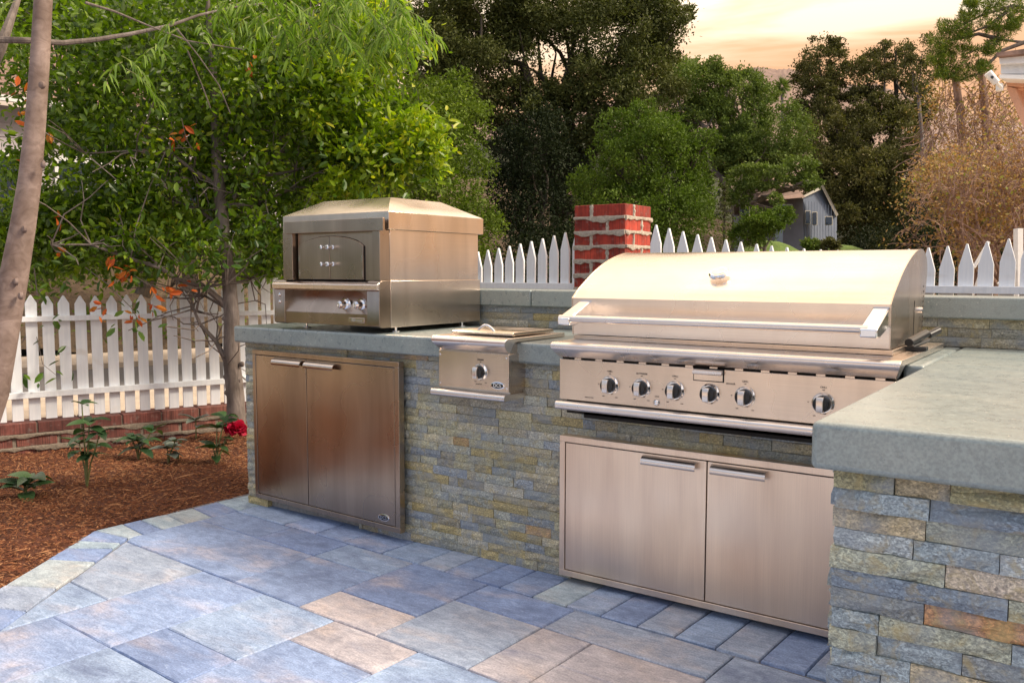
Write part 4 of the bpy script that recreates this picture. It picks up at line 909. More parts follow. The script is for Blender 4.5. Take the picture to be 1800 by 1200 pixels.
bm_.build('branches', M['bark'], nt_, smooth=True)
bl = [B(110, 110, 6.3, 120, 90, 110), B(120, 300, 6.3, 130, 100, 110), B(60, 440, 6.2, 90, 55, 80), B(200, 430, 6.2, 110, 60, 80), B(250, 180, 6.3, 130, 110, 120), B(290, 330, 6.4, 130, 90, 110), B(420, 130, 6.3, 130, 110, 130),
      B(430, 290, 6.4, 110, 90, 110), B(470, 400, 6.3, 55, 70, 60), B(540, 190, 6.4, 120, 100, 120), B(570, 305, 6.6, 90, 60, 90), B(660, 230, 6.5, 100, 60, 90), B(700, 285, 6.5, 80, 50, 80), B(620, 80, 6.6, 110, 80, 100), B(300, 20, 6.5, 220, 60, 120), B(320, 440, 6.1, 90, 45, 70), B(200, 390, 6.4, 120, 60, 90), B(110, 420, 6.4, 90, 60, 80), B(360, 400, 6.5, 80, 60, 80), B(30, 380, 6.3, 60, 80, 70), B(480, 470, 6.5, 40, 30, 50)]
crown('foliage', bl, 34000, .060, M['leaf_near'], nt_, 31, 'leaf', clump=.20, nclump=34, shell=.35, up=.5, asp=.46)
crown('sun_tinted_foliage', [B(690, 225, 6.3, 95, 45, 70), B(720, 270, 6.3, 70, 40, 60), B(640, 290, 6.3, 90, 60, 70), B(640, 80, 6.4, 110, 70, 80), B(600, 340, 6.3, 60, 30, 50), B(740, 240, 6.4, 45, 40, 50), B(560, 160, 6.2, 90, 80, 70)], 6000, .062, M['leaf_sun_tint'], nt_, 32, 'leaf', clump=.16, nclump=30, shell=.3, up=.6, asp=.42)
tree('garden_tree', 'yellow-green tree standing behind the near tree at the upper left', 'tree', at(330, 520, 10.5), [B(60, 20, 10.5, 120, 80, 90), B(220, 40, 10.5, 130, 80, 90), B(400, 60, 10.5, 130, 90, 90), B(540, 60, 10.5, 110, 90, 90), B(640, 140, 10.5, 80, 70, 80), B(330, 170, 10.5, 130, 70, 90), B(170, 210, 10.5, 100, 50, 80), B(540, 250, 10.5, 80, 80, 80), B(480, 380, 10.5, 70, 70, 70), B(60, 470, 10, 70, 30, 60), B(430, 450, 10, 60, 45, 60), B(250, 400, 10.5, 130, 70, 90), B(90, 400, 10.5, 110, 70, 90)], 38000, .085, M['leaf_near'], M['bark'], .09, 140, shape='leaf', clump=.17, nclump=44, shell=.3)
tree('backdrop_tree', 'dark tree closing the gaps behind the upper left foliage', 'tree', at(250, 520, 13), [B(30, -10, 13, 120, 60, 90), B(180, 10, 13, 120, 80, 90), B(330, 30, 13, 120, 90, 90), B(480, 50, 13, 110, 90, 90), B(600, 80, 13, 100, 90, 90), B(420, 170, 13, 110, 70, 90), B(560, 200, 13, 90, 70, 90), B(680, 170, 13, 70, 60), B(250, 110, 13, 90, 40)], 42000, .075, M['leaf_hedge'], M['bark_dark'], .12, 150, clump=.16, nclump=46, shell=.3)
# single leaves one can pick out, nearest the viewer
gl = np.random.default_rng(5); LM = []
for k in range(6):
    V_, Fq = leaves(np.zeros((1, 3)), .070, 'leaf', gl, asp=.45); me = bpy.data.meshes.new('leaf'); me.from_pydata(V_.tolist(), [], Fq.tolist()); LM.append(me)
def single_leaf(p, parent, mat, sc_=1):
    me = rnd.choice(LM); key = me.name+mat
    if key not in bpy.data.meshes: m2 = me.copy(); m2.name = key; m2.materials.append(M[mat])
    o = bpy.data.objects.new('leaf', bpy.data.meshes[key]); col.objects.link(o); o.parent = parent; o.matrix_parent_inverse = world_of(parent).inverted()
    o.location = p; o.rotation_euler = (rnd.uniform(-.8, .8), rnd.uniform(-.8, .8), rnd.uniform(0, 6.28)); o.scale = (sc_,)*3; return o
M['leaf_one'] = G('single_green_leaf', [(.1, (.025, .06, .006)), (.6, (.06, .13, .012)), (1, (.14, .22, .02))], .42, .3, (1.6, 1.8, .5), .5, True)
M['leaf_rust'] = G('single_rust_leaf', [(.1, (.30, .05, .01)), (.6, (.52, .12, .02)), (1, (.55, .30, .05))], .6, .35, (1.5, 1.1, .8), .3, True)
for (cx2, cy2, rx, ry, n) in ((70, 560, 40, 60, 16), (80, 640, 50, 40, 14), (240, 560, 40, 25, 14), (330, 470, 120, 30, 40), (160, 470, 100, 30, 40), (430, 400, 60, 60, 30), (300, 380, 150, 60, 50), (650, 300, 90, 60, 40), (180, 300, 120, 90, 30)):
    for k in range(n):
        p = at(cx2+g.uniform(-rx, rx), cy2+g.uniform(-ry, ry), 5.95+g.uniform(-.15, .15)); single_leaf(p, nt_, 'leaf_one', rnd.uniform(.7, 1.15))
tw = MB()
for q in ([(60, 470), (66, 520), (62, 580), (75, 640), (100, 660)], [(150, 470), (190, 500), (230, 540), (245, 565)], [(62, 560), (40, 600)], [(230, 480), (260, 500), (290, 505)]):
    tw.tube([at(x, y, 5.95) for x, y in q], [.004, .0035, .003, .0025, .002][:len(q)], 4)
tw.build('twig', M['bark'], nt_, smooth=True)
for (x, y, n) in ((30, 175, 4), (45, 205, 4), (90, 240, 3), (30, 275, 3), (110, 450, 2), (225, 475, 14), (200, 490, 4), (270, 538, 7), (235, 555, 7), (290, 510, 8), (175, 545, 4), (178, 525, 3), (315, 248, 7), (335, 240, 3), (330, 512, 4), (445, 108, 3), (100, 385, 4), (200, 460, 4)):
    for k in range(n): single_leaf(at(x+g.normal(0, 7), y+g.normal(0, 9), 5.9+g.uniform(-.1, .1)), nt_, 'leaf_rust', rnd.uniform(.7, 1.1))

# ------------------------------------------------------------------ pale-trunked willow-leaved tree at the left edge
D1 = 4.2
wt = thing('narrow_leaf_tree', 'leaning smooth pinkish trunk at the left edge with long hanging narrow leaves above', 'tree', tuple(at(-60, 900, D1)))
tm = MB().tube([at(x, y, D1) for x, y in ((-120, 980), (-60, 830), (-12, 690), (4, 600), (22, 500), (40, 400), (52, 320), (62, 220), (70, 110), (76, 0), (80, -120))], [r_*D1/F*.93 for r_ in (31, 29, 27, 26, 25, 22, 20, 18, 17, 16, 14)], 18)
for x, y in ((45, 403), (30, 495), (78, 290), (75, 150), (38, 520)): tm.lathe([(.02, 0), (.015, .012), (.006, .016)], at(x, y, D1-.05), (rnd.uniform(-.6, .6), -1, .1), 9)
tm.build('trunk', M['bark_pale'], wt, smooth=True)
bm_ = MB()
for pts, r_ in (([(-40, 160), (0, 85), (20, 30), (45, -40)], 14), ([(-10, 70), (60, 72), (110, 76), (170, 70), (230, 60), (300, 45), (350, 27), (400, 15), (470, 5)], 6), ([(150, 5), (200, 20), (260, 45), (330, 72), (430, 88)], 2.6), ([(310, 50), (350, 100), (385, 150), (405, 200)], 1.6), ([(330, 90), (355, 150), (370, 190)], 1.4)):
    m = len(pts); bm_.tube([at(x, y, D1+.1*i) for i, (x, y) in enumerate(pts)], [max(1.1, r_*(1-.75*i/(m-1)))*D1/F for i in range(m)], 8)
bm_.build('branches', M['bark_dark'] if False else M['bark'], wt, smooth=True)
def hanging(clusters, parent, mat, seed):
    """drooping sprays: a thin twig with long narrow leaves falling from both sides"""
    g = np.random.default_rng(seed); VV = []; FF = []; base = 0; tw_ = MB()
    for (px, py, rx, ry, dep, n, ln) in clusters:
        for k in range(n):
            p = at(px+g.uniform(-rx, rx), py+g.uniform(-ry, ry), dep+g.uniform(-.3, .3)); a0 = g.uniform(0, 2*PI); td = np.array([math.cos(a0), math.sin(a0), -.25])
            stem = [p]; SL_ = ln*g.uniform(.9, 1.6)
            for i in range(5): td = td*.85+np.array([0, 0, -.22]); stem.append(stem[-1]+td*SL_/5)
            tw_.tube(stem, [.0022, .002, .0018, .0015, .0012, .001], 3, cap=False)
            for q_ in range(15):
                f = g.uniform(.1, 1)*5; i0 = min(4, int(f)); q = stem[i0]+(stem[i0+1]-stem[i0])*(f-i0); az = a0+g.choice([-1, 1])*g.uniform(.5, 1.3); L_ = ln*g.uniform(.45, .95); w = .0042*g.uniform(.8, 1.3)
                d = np.array([math.cos(az)*.75, math.sin(az)*.75, -.35]); tl = g.uniform(-.8, .8); s = np.array([-math.sin(az)*math.cos(tl), math.cos(az)*math.cos(tl), math.sin(tl)])*w; m = 4
                for i in range(m+1):
                    ww = s*(1.0, 1.25, 1.1, .8, .12)[i]; VV += [q+ww, q-ww]; q = q+d*L_/m; d = d*.82+np.array([0, 0, -.26])
                FF += [(base+2*i, base+2*i+1, base+2*i+3, base+2*i+2) for i in range(m)]; base += 2*(m+1)
    o = npmesh('hanging_leaves', VV, FF, M[mat], parent); o['kind'] = 'stuff'
    o = tw_.build('hanging_twigs', M['stem'], parent); o['kind'] = 'stuff'
hanging([(460, 0, 60, 30, 4.4, 9, .17), (560, -5, 60, 30, 4.5, 13, .17), (620, 0, 70, 35, 4.5, 18, .18), (700, -5, 45, 35, 4.5, 16, .18), (690, 40, 35, 20, 4.5, 8, .16), (490, 45, 50, 20, 4.4, 7, .15), (225, 110, 14, 14, 4.3, 3, .15), (335, 40, 50, 15, 4.3, 3, .12), (262, 75, 12, 12, 4.3, 2, .12), (400, -10, 60, 20, 4.4, 5, .14), (20, -5, 20, 10, 4.4, 2, .12), (560, 50, 60, 20, 4.5, 7, .15), (630, 60, 50, 20, 4.5, 7, .15)], wt, 'leaf_willow', 8)

# ------------------------------------------------------------------ plants in the bed
def big_leaf_mesh(L_, W, curl_=.25, n=6):
    V_ = []; Fc = []
    for i in range(n+1):
        t = i/n; w = W*math.sin(PI*min(1, t*.97+.03))**.7*(1 if t < 1 else 0)*(1.1-.35*t)*.5; x_ = L_*t; z_ = -curl_*L_*t*t+.03*L_*math.sin(PI*t)
        V_ += [(x_, -w, z_+w*.28), (x_, 0, z_), (x_, w, z_+w*.28)]
    for i in range(n): a = i*3; Fc += [(a, a+1, a+4, a+3), (a+1, a+2, a+5, a+4)]
    me = bpy.data.meshes.new('leaf'); me.from_pydata(V_, [], Fc); me.polygons.foreach_set('use_smooth', [True]*len(me.polygons)); return me
BLM = {m_: [big_leaf_mesh(.10, .062, c_) for c_ in (.1, .25, .45)] for m_ in ('leaf_plant', 'leaf_grey')}
for m_ in BLM:
    for me in BLM[m_]: me.materials.append(M[m_])
def leafat(parent, p, az, el, s_, mat='leaf_plant'):
    o = bpy.data.objects.new('leaf', rnd.choice(BLM[mat])); col.objects.link(o); o.parent = parent; o.matrix_parent_inverse = world_of(parent).inverted()
    o.location = p; o.rotation_euler = (rnd.uniform(-.3, .3), -el, az); o.scale = (s_,)*3
def plant(label, x, y, stems, mat='leaf_plant', cat='plant', base=(0, 0)):
    """stems: list of (dx,dz tip px-free metres, height, n leaves, leaf scale)"""
    t = thing('leafy_plant', label, cat, (x, y, 0)); mb = MB()
    for (dx, dy, h, n, ls) in stems:
        pts = [(x, y, -.02), (x+dx*.3, y+dy*.3, h*.4), (x+dx*.8, y+dy*.8, h*.8), (x+dx, y+dy, h)]; mb.tube(pts, [.006, .005, .0045, .003], 6)
        for k in range(n):
            f = 1 if k < 5 else rnd.uniform(.35, .95); p = Vector(pts[0]).lerp(Vector(pts[3]), f) if f < 1 else Vector(pts[3])
            leafat(t, p, 2*PI*k/5+rnd.uniform(-.4, .4)+dx*9, rnd.uniform(.0, .55) if k < 5 else rnd.uniform(-.2, .4), 1.25*ls*rnd.uniform(.75, 1.2), mat)
    mb.build('stem', M['stem'], t, smooth=True); return t
random.seed(3)
rnd.seed(77)
plant('low dark green seedling clump at the far left of the mulch bed', -4.85, 2.30, [(0, 0, .05, 9, 1.15), (.03, .02, .09, 5, .95)])
plant('tall leggy plant with purple-tinged top leaves in front of the brick kerb', -4.80, 2.62, [(-.02, 0, .46, 6, .62), (.05, 0, .36, 9, .9), (-.10, .02, .22, 8, .8), (.10, .03, .30, 6, .7), (.02, 0, .16, 5, .8)])
plant('bushy green plant against the brick kerb, middle of the bed', -5.25, 3.22, [(0, 0, .10, 9, 1.1), (.08, .05, .17, 6, .9), (-.08, 0, .12, 6, .9)])
plant('small plant with grey-green rounded leaves low in the mulch', -4.92, 3.22, [(0, 0, .09, 8, .95), (.05, .02, .14, 5, .8)], 'leaf_grey')
plant('small sprig with dusty grey leaves just left of the tree trunk', -5.45, 3.80, [(0, 0, .14, 7, .9)], 'leaf_grey')
fp = plant('flowering plant with one crimson bloom by the counter corner', -4.62, 3.36, [(-.02, 0, .10, 7, 1.05), (-.05, .05, .22, 6, 1.05), (.03, .05, .30, 6, .9)])
gq = np.random.default_rng(9); fc = np.array(at(414, 755, 5.55)); n = 150
u = gq.normal(0, 1, (n, 3)); u /= np.linalg.norm(u, axis=1)[:, None]; u[:, 2] = np.abs(u[:, 2])*.8-.15; V_, Fq = leaves(fc+u*np.array([.030, .030, .024]), .052, 'leaf', gq, out=u*3, asp=.9)
npmesh('flower', V_, Fq, M['petal'], fp)
MB().tube([(-4.62, 3.36, .0), tuple(fc*.5+np.array([-4.62, 3.36, .1])*.5), tuple(fc)], [.006, .005, .004], 6).build('flower_stem', M['stem'], fp, smooth=True)

# ------------------------------------------------------------------ beyond the left fence
def strip(name, s0, s1, n0, n1, z, mat):
    p = [FA+FD*s0+FN*n0, FA+FD*s1+FN*n0, FA+FD*s1+FN*n1, FA+FD*s0+FN*n1]
    o = MB().prism([tuple(q) for q in p], z-.2, z).build(name, mat); return tag(o, kind='structure')
strip('driveway', -14, 3.05, .20, 3.4, -.02, M['road']); strip('road', -14, 26, 3.41, 5.6, -.05, M['asphalt']); strip('pavement', -14, 26, 5.61, 7.2, .02, M['road'])
dv = MB().box(-6.0, 8, 5.55, 9.5, -.3, -.02).build('side_driveway', M['road']); tag(dv, kind='structure')
# planted bank
gb = np.random.default_rng(12); nu, nv = 70, 24; us = np.linspace(-14, 26, nu); vs2 = np.linspace(0, 1, nv); V_ = []
for v_ in vs2:
    for u_ in us:
        q = FA+FD*u_+FN*(7.2+v_*16); V_.append((q[0], q[1], .02+5.0*v_**.85+.12*math.sin(u_*1.9+v_*7)+.1*math.sin(u_*4.7)*v_))
i = np.arange((nv-1)*nu); i = i[(i % nu) != nu-1]
tag(npmesh('planted_bank', V_, np.c_[i, i+1, i+nu+1, i+nu], M['dirt'], smooth=True), kind='structure')
g = np.random.default_rng(14); n = 16000; uu = g.uniform(-12, 24, n); vv_ = g.uniform(0, 1, n)**1.3
Q = FA+FD*uu[:, None]+FN*(7.25+vv_*16)[:, None]; P = np.c_[Q, .05+5.0*vv_**.85+g.uniform(0, .45, n)*(np.sin(uu*1.7+vv_*9)+.6).clip(0)]
V_, Fq = leaves(P, .13, 'rhomb', g, asp=.35); tag(npmesh('ground_cover', V_, Fq, M['leaf_hedge']), 'low green and brown planting on the bank across the road', 'ground cover', kind='stuff')

# ------------------------------------------------------------------ house on the left
def house_left():
    t = thing('neighbour_house', 'white house with brown shingle roof glimpsed through the leaves on the left', 'house', tuple(at(120, 470, 17)))
    a = at(-160, 400, 14.5)[:2]; b = at(500, 400, 19.5)[:2]; d = (b-a)/np.linalg.norm(b-a); n = np.array([-d[1], d[0]])
    if n @ (AF[:2]) < 0: n = -n
    L_ = np.linalg.norm(b-a); z0, z1 = .6, 4.15
    def pan(s0, s1, z0_, z1_, off0, off1, name, mat, parent=t, bevel=0):
        p = [a+d*s0+n*off0, a+d*s1+n*off0, a+d*s1+n*off1, a+d*s0+n*off1]; return MB().prism([tuple(q) for q in p], z0_, z1_).build(name, M[mat], parent, bevel=bevel)
    w = pan(0, L_, z0, z1, 0, 5, 'wall', 'wall_white')
    for k in range(14): pan(0, L_, z0+k*.25, z0+k*.25+.02, -.015, 0, 'siding_board', 'wall_white', w)
    for s0 in (.7, 2.3, 4.0, 5.7, 7.3):
        f = pan(s0, s0+1.1, 1.95, 3.35, -.05, -.001, 'window', 'trim', w); pan(s0+.07, s0+.52, 2.05, 3.25, -.06, -.051, 'pane', 'pane', f); pan(s0+.58, s0+1.03, 2.05, 3.25, -.06, -.051, 'pane', 'pane', f)
    pan(-.3, L_+.3, z1, z1+.14, -.5, -.42, 'fascia', 'trim')
    rf = MB(); 
    for k in range(14):          # shingle courses
        o0 = -.5+k*.30; zz = z1+.14+k*.17
        p = [a+d*-.4+n*o0, a+d*(L_*.62)+n*o0, a+d*(L_*.62)+n*(o0+.34), a+d*-.4+n*(o0+.34)]
        mbx = MB().add([(q[0], q[1], zz+(0 if i_ < 2 else .19)) for i_, q in enumerate(p)]+[(q[0], q[1], zz-.04+(0 if i_ < 2 else .19)) for i_, q in enumerate(p)], [(0, 1, 2, 3), (7, 6, 5, 4), (0, 4, 5, 1), (1, 5, 6, 2), (2, 6, 7, 3), (3, 7, 4, 0)])
        mbx.build('shingle_row', M['shingle'], t)
house_left()

# ------------------------------------------------------------------ trees and shrubs behind
L = M
tree('clipped_shrub', 'dense mid-green shrub rising directly behind the pizza oven', 'shrub', at(720, 520, 11), [B(640, 250, 11, 110, 110, 100), B(740, 240, 11.3, 110, 110, 100), B(700, 360, 10.8, 130, 90, 100), B(800, 330, 11.2, 75, 110, 80), B(830, 410, 11, 50, 60, 60), B(600, 380, 11, 80, 70, 80), B(780, 210, 11.6, 80, 70, 70)], 52000, .052, L['leaf_hedge'], L['bark_dark'], .07, 60, clump=.09, nclump=130, shell=.45)
tree('live_oak', 'huge dark evergreen oak filling the sky above the pizza oven', 'tree', at(1000, 520, 21), [B(760, 60, 20, 110, 90), B(860, 110, 21, 110, 80), B(820, 0, 21, 130, 70), B(960, 20, 21, 100, 60), B(1080, 60, 21, 120, 90), B(1150, 30, 21, 60, 70), B(1090, 150, 20.5, 90, 80), B(1100, 240, 20, 70, 70), B(900, 190, 20.5, 90, 50), B(1020, 210, 20.5, 45, 70), B(780, 170, 20, 90, 60), B(960, 175, 20.5, 50, 35), B(1040, 0, 22, 160, 50)], 170000, .088, L['leaf_oak'], L['bark_dark'], .32, 64, clump=.10, nclump=75, shell=.3)
tree('shade_tree', 'blackish evergreen with shade put into its leaf colour, between oak and brick pillar', 'tree', at(950, 560, 19), [B(940, 260, 19, 75, 70, 60), B(950, 370, 19, 85, 80, 60), B(960, 450, 18, 110, 50, 60), B(900, 330, 20, 60, 90, 60), B(1010, 330, 20, 50, 90, 60)], 30000, .08, L['leaf_shade_tint'], L['bark_dark'], .16, 68, clump=.2, nclump=40, shell=.3)
tree('ivy_mound', 'rounded bright green bush mass behind and right of the brick pillar', 'shrub', at(1150, 560, 15), [B(1120, 290, 15, 80, 70, 80), B(1180, 310, 15, 60, 70, 80), B(1100, 380, 14.6, 80, 60, 80), B(1190, 390, 14.6, 60, 55, 80), B(1165, 235, 15.3, 50, 35, 60), B(1050, 340, 15, 35, 70, 60), B(1225, 340, 15.3, 30, 60, 60), B(1215, 270, 15, 40, 25), B(1080, 235, 15, 40, 40), B(1130, 200, 15, 30, 25), B(1240, 240, 15, 25, 15)], 46000, .06, L['leaf_ivy'], L['bark_dark'], .10, 72, clump=.09, nclump=130, shell=.45)
tree('spreading_tree', 'pale green spreading tree overhanging the grey house', 'tree', at(1290, 480, 28), [B(1210, 170, 28, 65, 55), B(1300, 180, 28, 60, 60), B(1360, 240, 27, 65, 60), B(1250, 230, 28, 70, 50), B(1320, 280, 27, 70, 45), B(1400, 300, 23, 36, 26), B(1330, 312, 23, 55, 22), B(1300, 345, 23, 26, 20), B(1428, 322, 22, 16, 9), B(1365, 350, 22, 14, 10), B(1200, 120, 29, 40, 22), B(1290, 140, 29, 22, 14), B(1270, 290, 28, 50, 35), B(1240, 150, 28, 50, 40)], 100000, .095, L['leaf_mid'], L['bark'], .22, 76, clump=.09, nclump=90, shell=.4)
tree('tall_oak', 'tall dark oak with ragged crown standing against the sky right of the hills', 'tree', at(1540, 500, 33), [B(1440, 110, 33, 45, 42), B(1500, 140, 33, 55, 35), B(1560, 105, 33, 45, 28), B(1430, 170, 33, 40, 40), B(1510, 200, 33, 65, 40), B(1600, 190, 33, 45, 50), B(1460, 240, 32, 65, 50), B(1550, 250, 32, 75, 60), B(1500, 330, 31, 90, 70), B(1590, 330, 31, 60, 80), B(1460, 310, 32, 55, 55), B(1550, 410, 31, 70, 50), B(1580, 440, 30, 70, 40)], 150000, .11, L['leaf_oak_warm'], L['bark_dark'], .36, 80, clump=.10, nclump=60, shell=.3)
tree('slim_tree', 'thin sparse tree poking up between the tall oak and the pine', 'tree', at(1620, 400, 26), [B(1615, 90, 26, 22, 25), B(1600, 120, 26, 25, 18), B(1625, 150, 26, 25, 25)], 2600, .09, L['leaf_oak_warm'], L['bark'], .07, 84, clump=.2, nclump=14, shell=.3, split=.8)
tree('dark_shrub', 'dark leafy shrub beneath the tall oak behind the fence', 'shrub', at(1610, 520, 22), [B(1640, 400, 22, 70, 60), B(1560, 440, 24, 60, 40), B(1700, 430, 20, 70, 50), B(1770, 450, 18, 60, 40)], 22000, .08, L['leaf_shade_tint'], L['bark_dark'], .08, 88, clump=.2, nclump=34)
tree('small_bush', 'small rounded green bush in front of the grey house', 'shrub', at(1345, 470, 20), [B(1335, 392, 20, 38, 24), B(1375, 380, 20, 20, 16), B(1318, 412, 20, 34, 22)], 9000, .07, L['leaf_ivy'], L['bark'], .06, 92, clump=.18, nclump=26)
for lab, x, y, r_ in (('low clipped bush at the foot of the grey house wall', 1424, 432, 12), ('brown-tinged bush at the right foot of the grey house', 1456, 431, 15)):
    tree('garden_bush', lab, 'shrub', at(x, 450, 22), [B(x, y, 22, r_, 12)], 1800, .09, L['leaf_oak_warm'] if x > 1440 else L['leaf_mid'], L['bark'], .04, 95+x, clump=.2, nclump=14)

# small conifer with level whorls
cf = thing('young_conifer', 'small symmetrical conifer with layered branches left of the grey house', 'tree', tuple(at(1273, 470, 22)))
MB().tube([at(1273, 480, 22), at(1274, 318, 22)], [.05, .012], 7).build('trunk', M['bark_dark'], cf, smooth=True)
g = np.random.default_rng(33); PP = []
for k in range(13):
    y = 330+k*9.5; rad = (5+k*2.4)*22/F
    for j in range(9):
        az = 2*PI*j/9+k; c0 = at(1273.5, y, 22)
        for t in np.linspace(.15, 1, 22): PP.append(c0+np.array([math.cos(az), math.sin(az), .25*t])*rad*t+g.normal(0, .018, 3))
V_, Fq = leaves(np.array(PP), .055, 'rhomb', g, asp=.3); o = npmesh('crown', V_, Fq, M['leaf_oak'], cf); o['kind'] = 'stuff'

# far palm
pm = thing('palm_tree', 'tiny distant fan palm in front of the hills', 'tree', tuple(at(1375, 260, 110)))
MB().tube([at(1376, 300, 110), at(1375, 155, 110)], [.28, .2], 8).build('trunk', M['bark'], pm, smooth=True)
g = np.random.default_rng(3); u = g.normal(0, 1, (260, 3)); u /= np.linalg.norm(u, axis=1)[:, None]; V_, Fq = leaves(np.repeat(at(1375, 153, 110)[None], 260, 0)+u*.2, 1.15, 'rhomb', g, out=u*3, asp=.12); npmesh('crown', V_, Fq, M['leaf_mid'], pm)

# pine at the upper right
pn = thing('pine_tree', 'bright tufted pine boughs reaching in at the upper right above the eave', 'tree', tuple(at(1900, 500, 13.5)))
bm_ = MB(); g = np.random.default_rng(44); PP = []; DD = []
limbs_ = [[(1960, 480), (1930, 200), (1900, 60), (1880, -60)], [(1915, 120), (1850, 80), (1800, 75), (1760, 70), (1700, 95)], [(1900, 60), (1840, 20), (1780, 10), (1720, 30), (1660, 60)], [(1890, 10), (1830, -30), (1760, -30), (1700, -10)], [(1760, 70), (1720, 60), (1680, 70), (1650, 75)], [(1780, 12), (1740, 45), (1700, 60)], [(1800, 75), (1760, 90), (1720, 130), (1690, 140)]]
for i_, pts in enumerate(limbs_):
    q = [at(x, y, 13.5) for x, y in pts]; bm_.tube(q, [max(.9, (16 if i_ == 0 else 4)*(1-.7*k/(len(q)-1)))*13.5/F for k in range(len(q))], 7)
bm_.build('trunk', M['bark'], pn, smooth=True)
for (x, y, r_) in ((1650, 75, 20), (1665, 50, 16), (1675, 100, 20), (1645, 110, 14), (1690, 75, 20), (1700, 30, 14), (1715, 100, 22), (1720, 15, 20), (1740, 45, 20), (1755, 10, 22), (1760, 60, 18), (1700, 130, 18), (1670, 130, 14), (1780, 0, 22), (1745, 85, 15), (1730, 120, 14), (1790, 30, 16), (1695, 55, 14), (1655, 130, 10), (1660, 90, 16), (1780, 45, 12), (1705, 5, 12)):
    for k in range(60):
        c0 = at(x+g.uniform(-r_, r_), y+g.uniform(-r_, r_)*.75, 13.5+g.uniform(-.25, .25)); m = 16; PP.append(np.repeat(c0[None], m, 0)+g.normal(0, .012, (m, 3))); dd = g.normal(0, 1, (m, 3))+np.array([0, 0, .8]); DD.append(dd*1.5)
V_, Fq = leaves(np.concatenate(PP), .075, 'rhomb', g, out=np.concatenate(DD), asp=.13); o = npmesh('crown', V_, Fq, M['leaf_pine'], pn); o['kind'] = 'stuff'

# reddish bare tree and the two dead trunks
bt = thing('bare_tree', 'twiggy reddish half-bare tree with orange leaves behind the right fence', 'tree', tuple(at(1765, 520, 12)))
g = np.random.default_rng(55); bm_ = MB(); bm2 = MB(); LP = []
def grow(p, d, L_, r_, lev):
    n = 3; pts = [p]
    for k in range(n):
        d = d+g.normal(0, .22, 3)+np.array([0, 0, -.04*lev if lev > 2 else .05]); d /= np.linalg.norm(d); pts.append(pts[-1]+d*L_/n)
    (bm_ if lev < 3 else bm2).tube(pts, list(np.linspace(max(r_, .0042), max(r_*.6, .003), n+1)), 6 if lev < 3 else 3, cap=False)
    if lev >= 5: LP.extend(pts[1:]); return
    for k in range(3 if lev < 4 else 3):
        dd = d+g.normal(0, .55, 3); dd /= np.linalg.norm(dd); grow(pts[-1 if k else 2], dd, L_*g.uniform(.62, .85), r_*.6, lev+1)
for (x, y) in ((1765, 520), (1760, 500), (1770, 510)):
    for k in range(3): grow(at(x, y, 12+g.uniform(-.3, .3)), np.array([g.normal(0, .42), g.normal(0, .3), 1.]), .80, .030, 0)
bm_.build('trunk', M['twig'], bt, smooth=True); o = bm2.build('twigs', M['twig'], bt); o['kind'] = 'stuff'
LP = np.array(LP); LP = LP[g.integers(0, len(LP), 7000)]+g.normal(0, .10, (7000, 3))
V_, Fq = leaves(LP, .055, 'rhomb', g, asp=.55); o = npmesh('crown', V_, Fq, M['leaf_autumn'], bt); o['kind'] = 'stuff'
vt = thing('dead_vine_tree', 'pair of dead vertical trunks draped in dry vines right of the tall oak', 'tree', tuple(at(1700, 500, 14)))
bm_ = MB(); bm2 = MB()
for pts, r_ in (([(1690, 520), (1695, 300), (1688, 200), (1678, 128)], 8), ([(1745, 520), (1738, 300), (1732, 200), (1724, 105)], 8), ([(1790, 500), (1775, 330), (1750, 240)], 5)):
    bm_.tube([at(x, y, 14) for x, y in pts], [r_*14/F*(1-.3*k/len(pts)) for k in range(len(pts))], 9)
bm_.build('trunk', M['twig'], vt, smooth=True)
for k in range(520):
    x = g.uniform(1625, 1800); y = g.uniform(140, 330) if x > 1650 else g.uniform(200, 300); p = at(x, y, 14+g.uniform(-.6, .6)); q = [p]; d = np.array([g.normal(0, .5), g.normal(0, .5), -1.])
    for j in range(5): d = d+g.normal(0, .35, 3); q.append(q[-1]+d/np.linalg.norm(d)*g.uniform(.06, .16))
    bm2.tube(q, .006, 3, cap=False)
o = bm2.build('vines', M['twig'], vt); o['kind'] = 'stuff'
P, D = cloud([B(1700, 230, 14, 75, 80), B(1760, 300, 14, 70, 70), B(1680, 330, 14, 70, 60), B(1760, 180, 14.3, 45, 50), B(1650, 180, 14.5, 30, 40)], 4200, g, clump=.25, nclump=40, shell=.2)
V_, Fq = leaves(P, .06, 'rhomb', g, asp=.5); o = npmesh('dry_leaves', V_, Fq, M['leaf_autumn'], vt); o['kind'] = 'stuff'
tree('amber_shrub', 'yellow-green and orange shrub behind the right-hand pickets', 'shrub', at(1720, 540, 13), [B(1690, 330, 13, 80, 60), B(1770, 360, 13, 60, 70), B(1660, 300, 13, 50, 40), B(1730, 410, 13.2, 70, 40)], 8000, .055, M['leaf_autumn'], M['twig'], .05, 120, clump=.22, nclump=44, shell=.3)

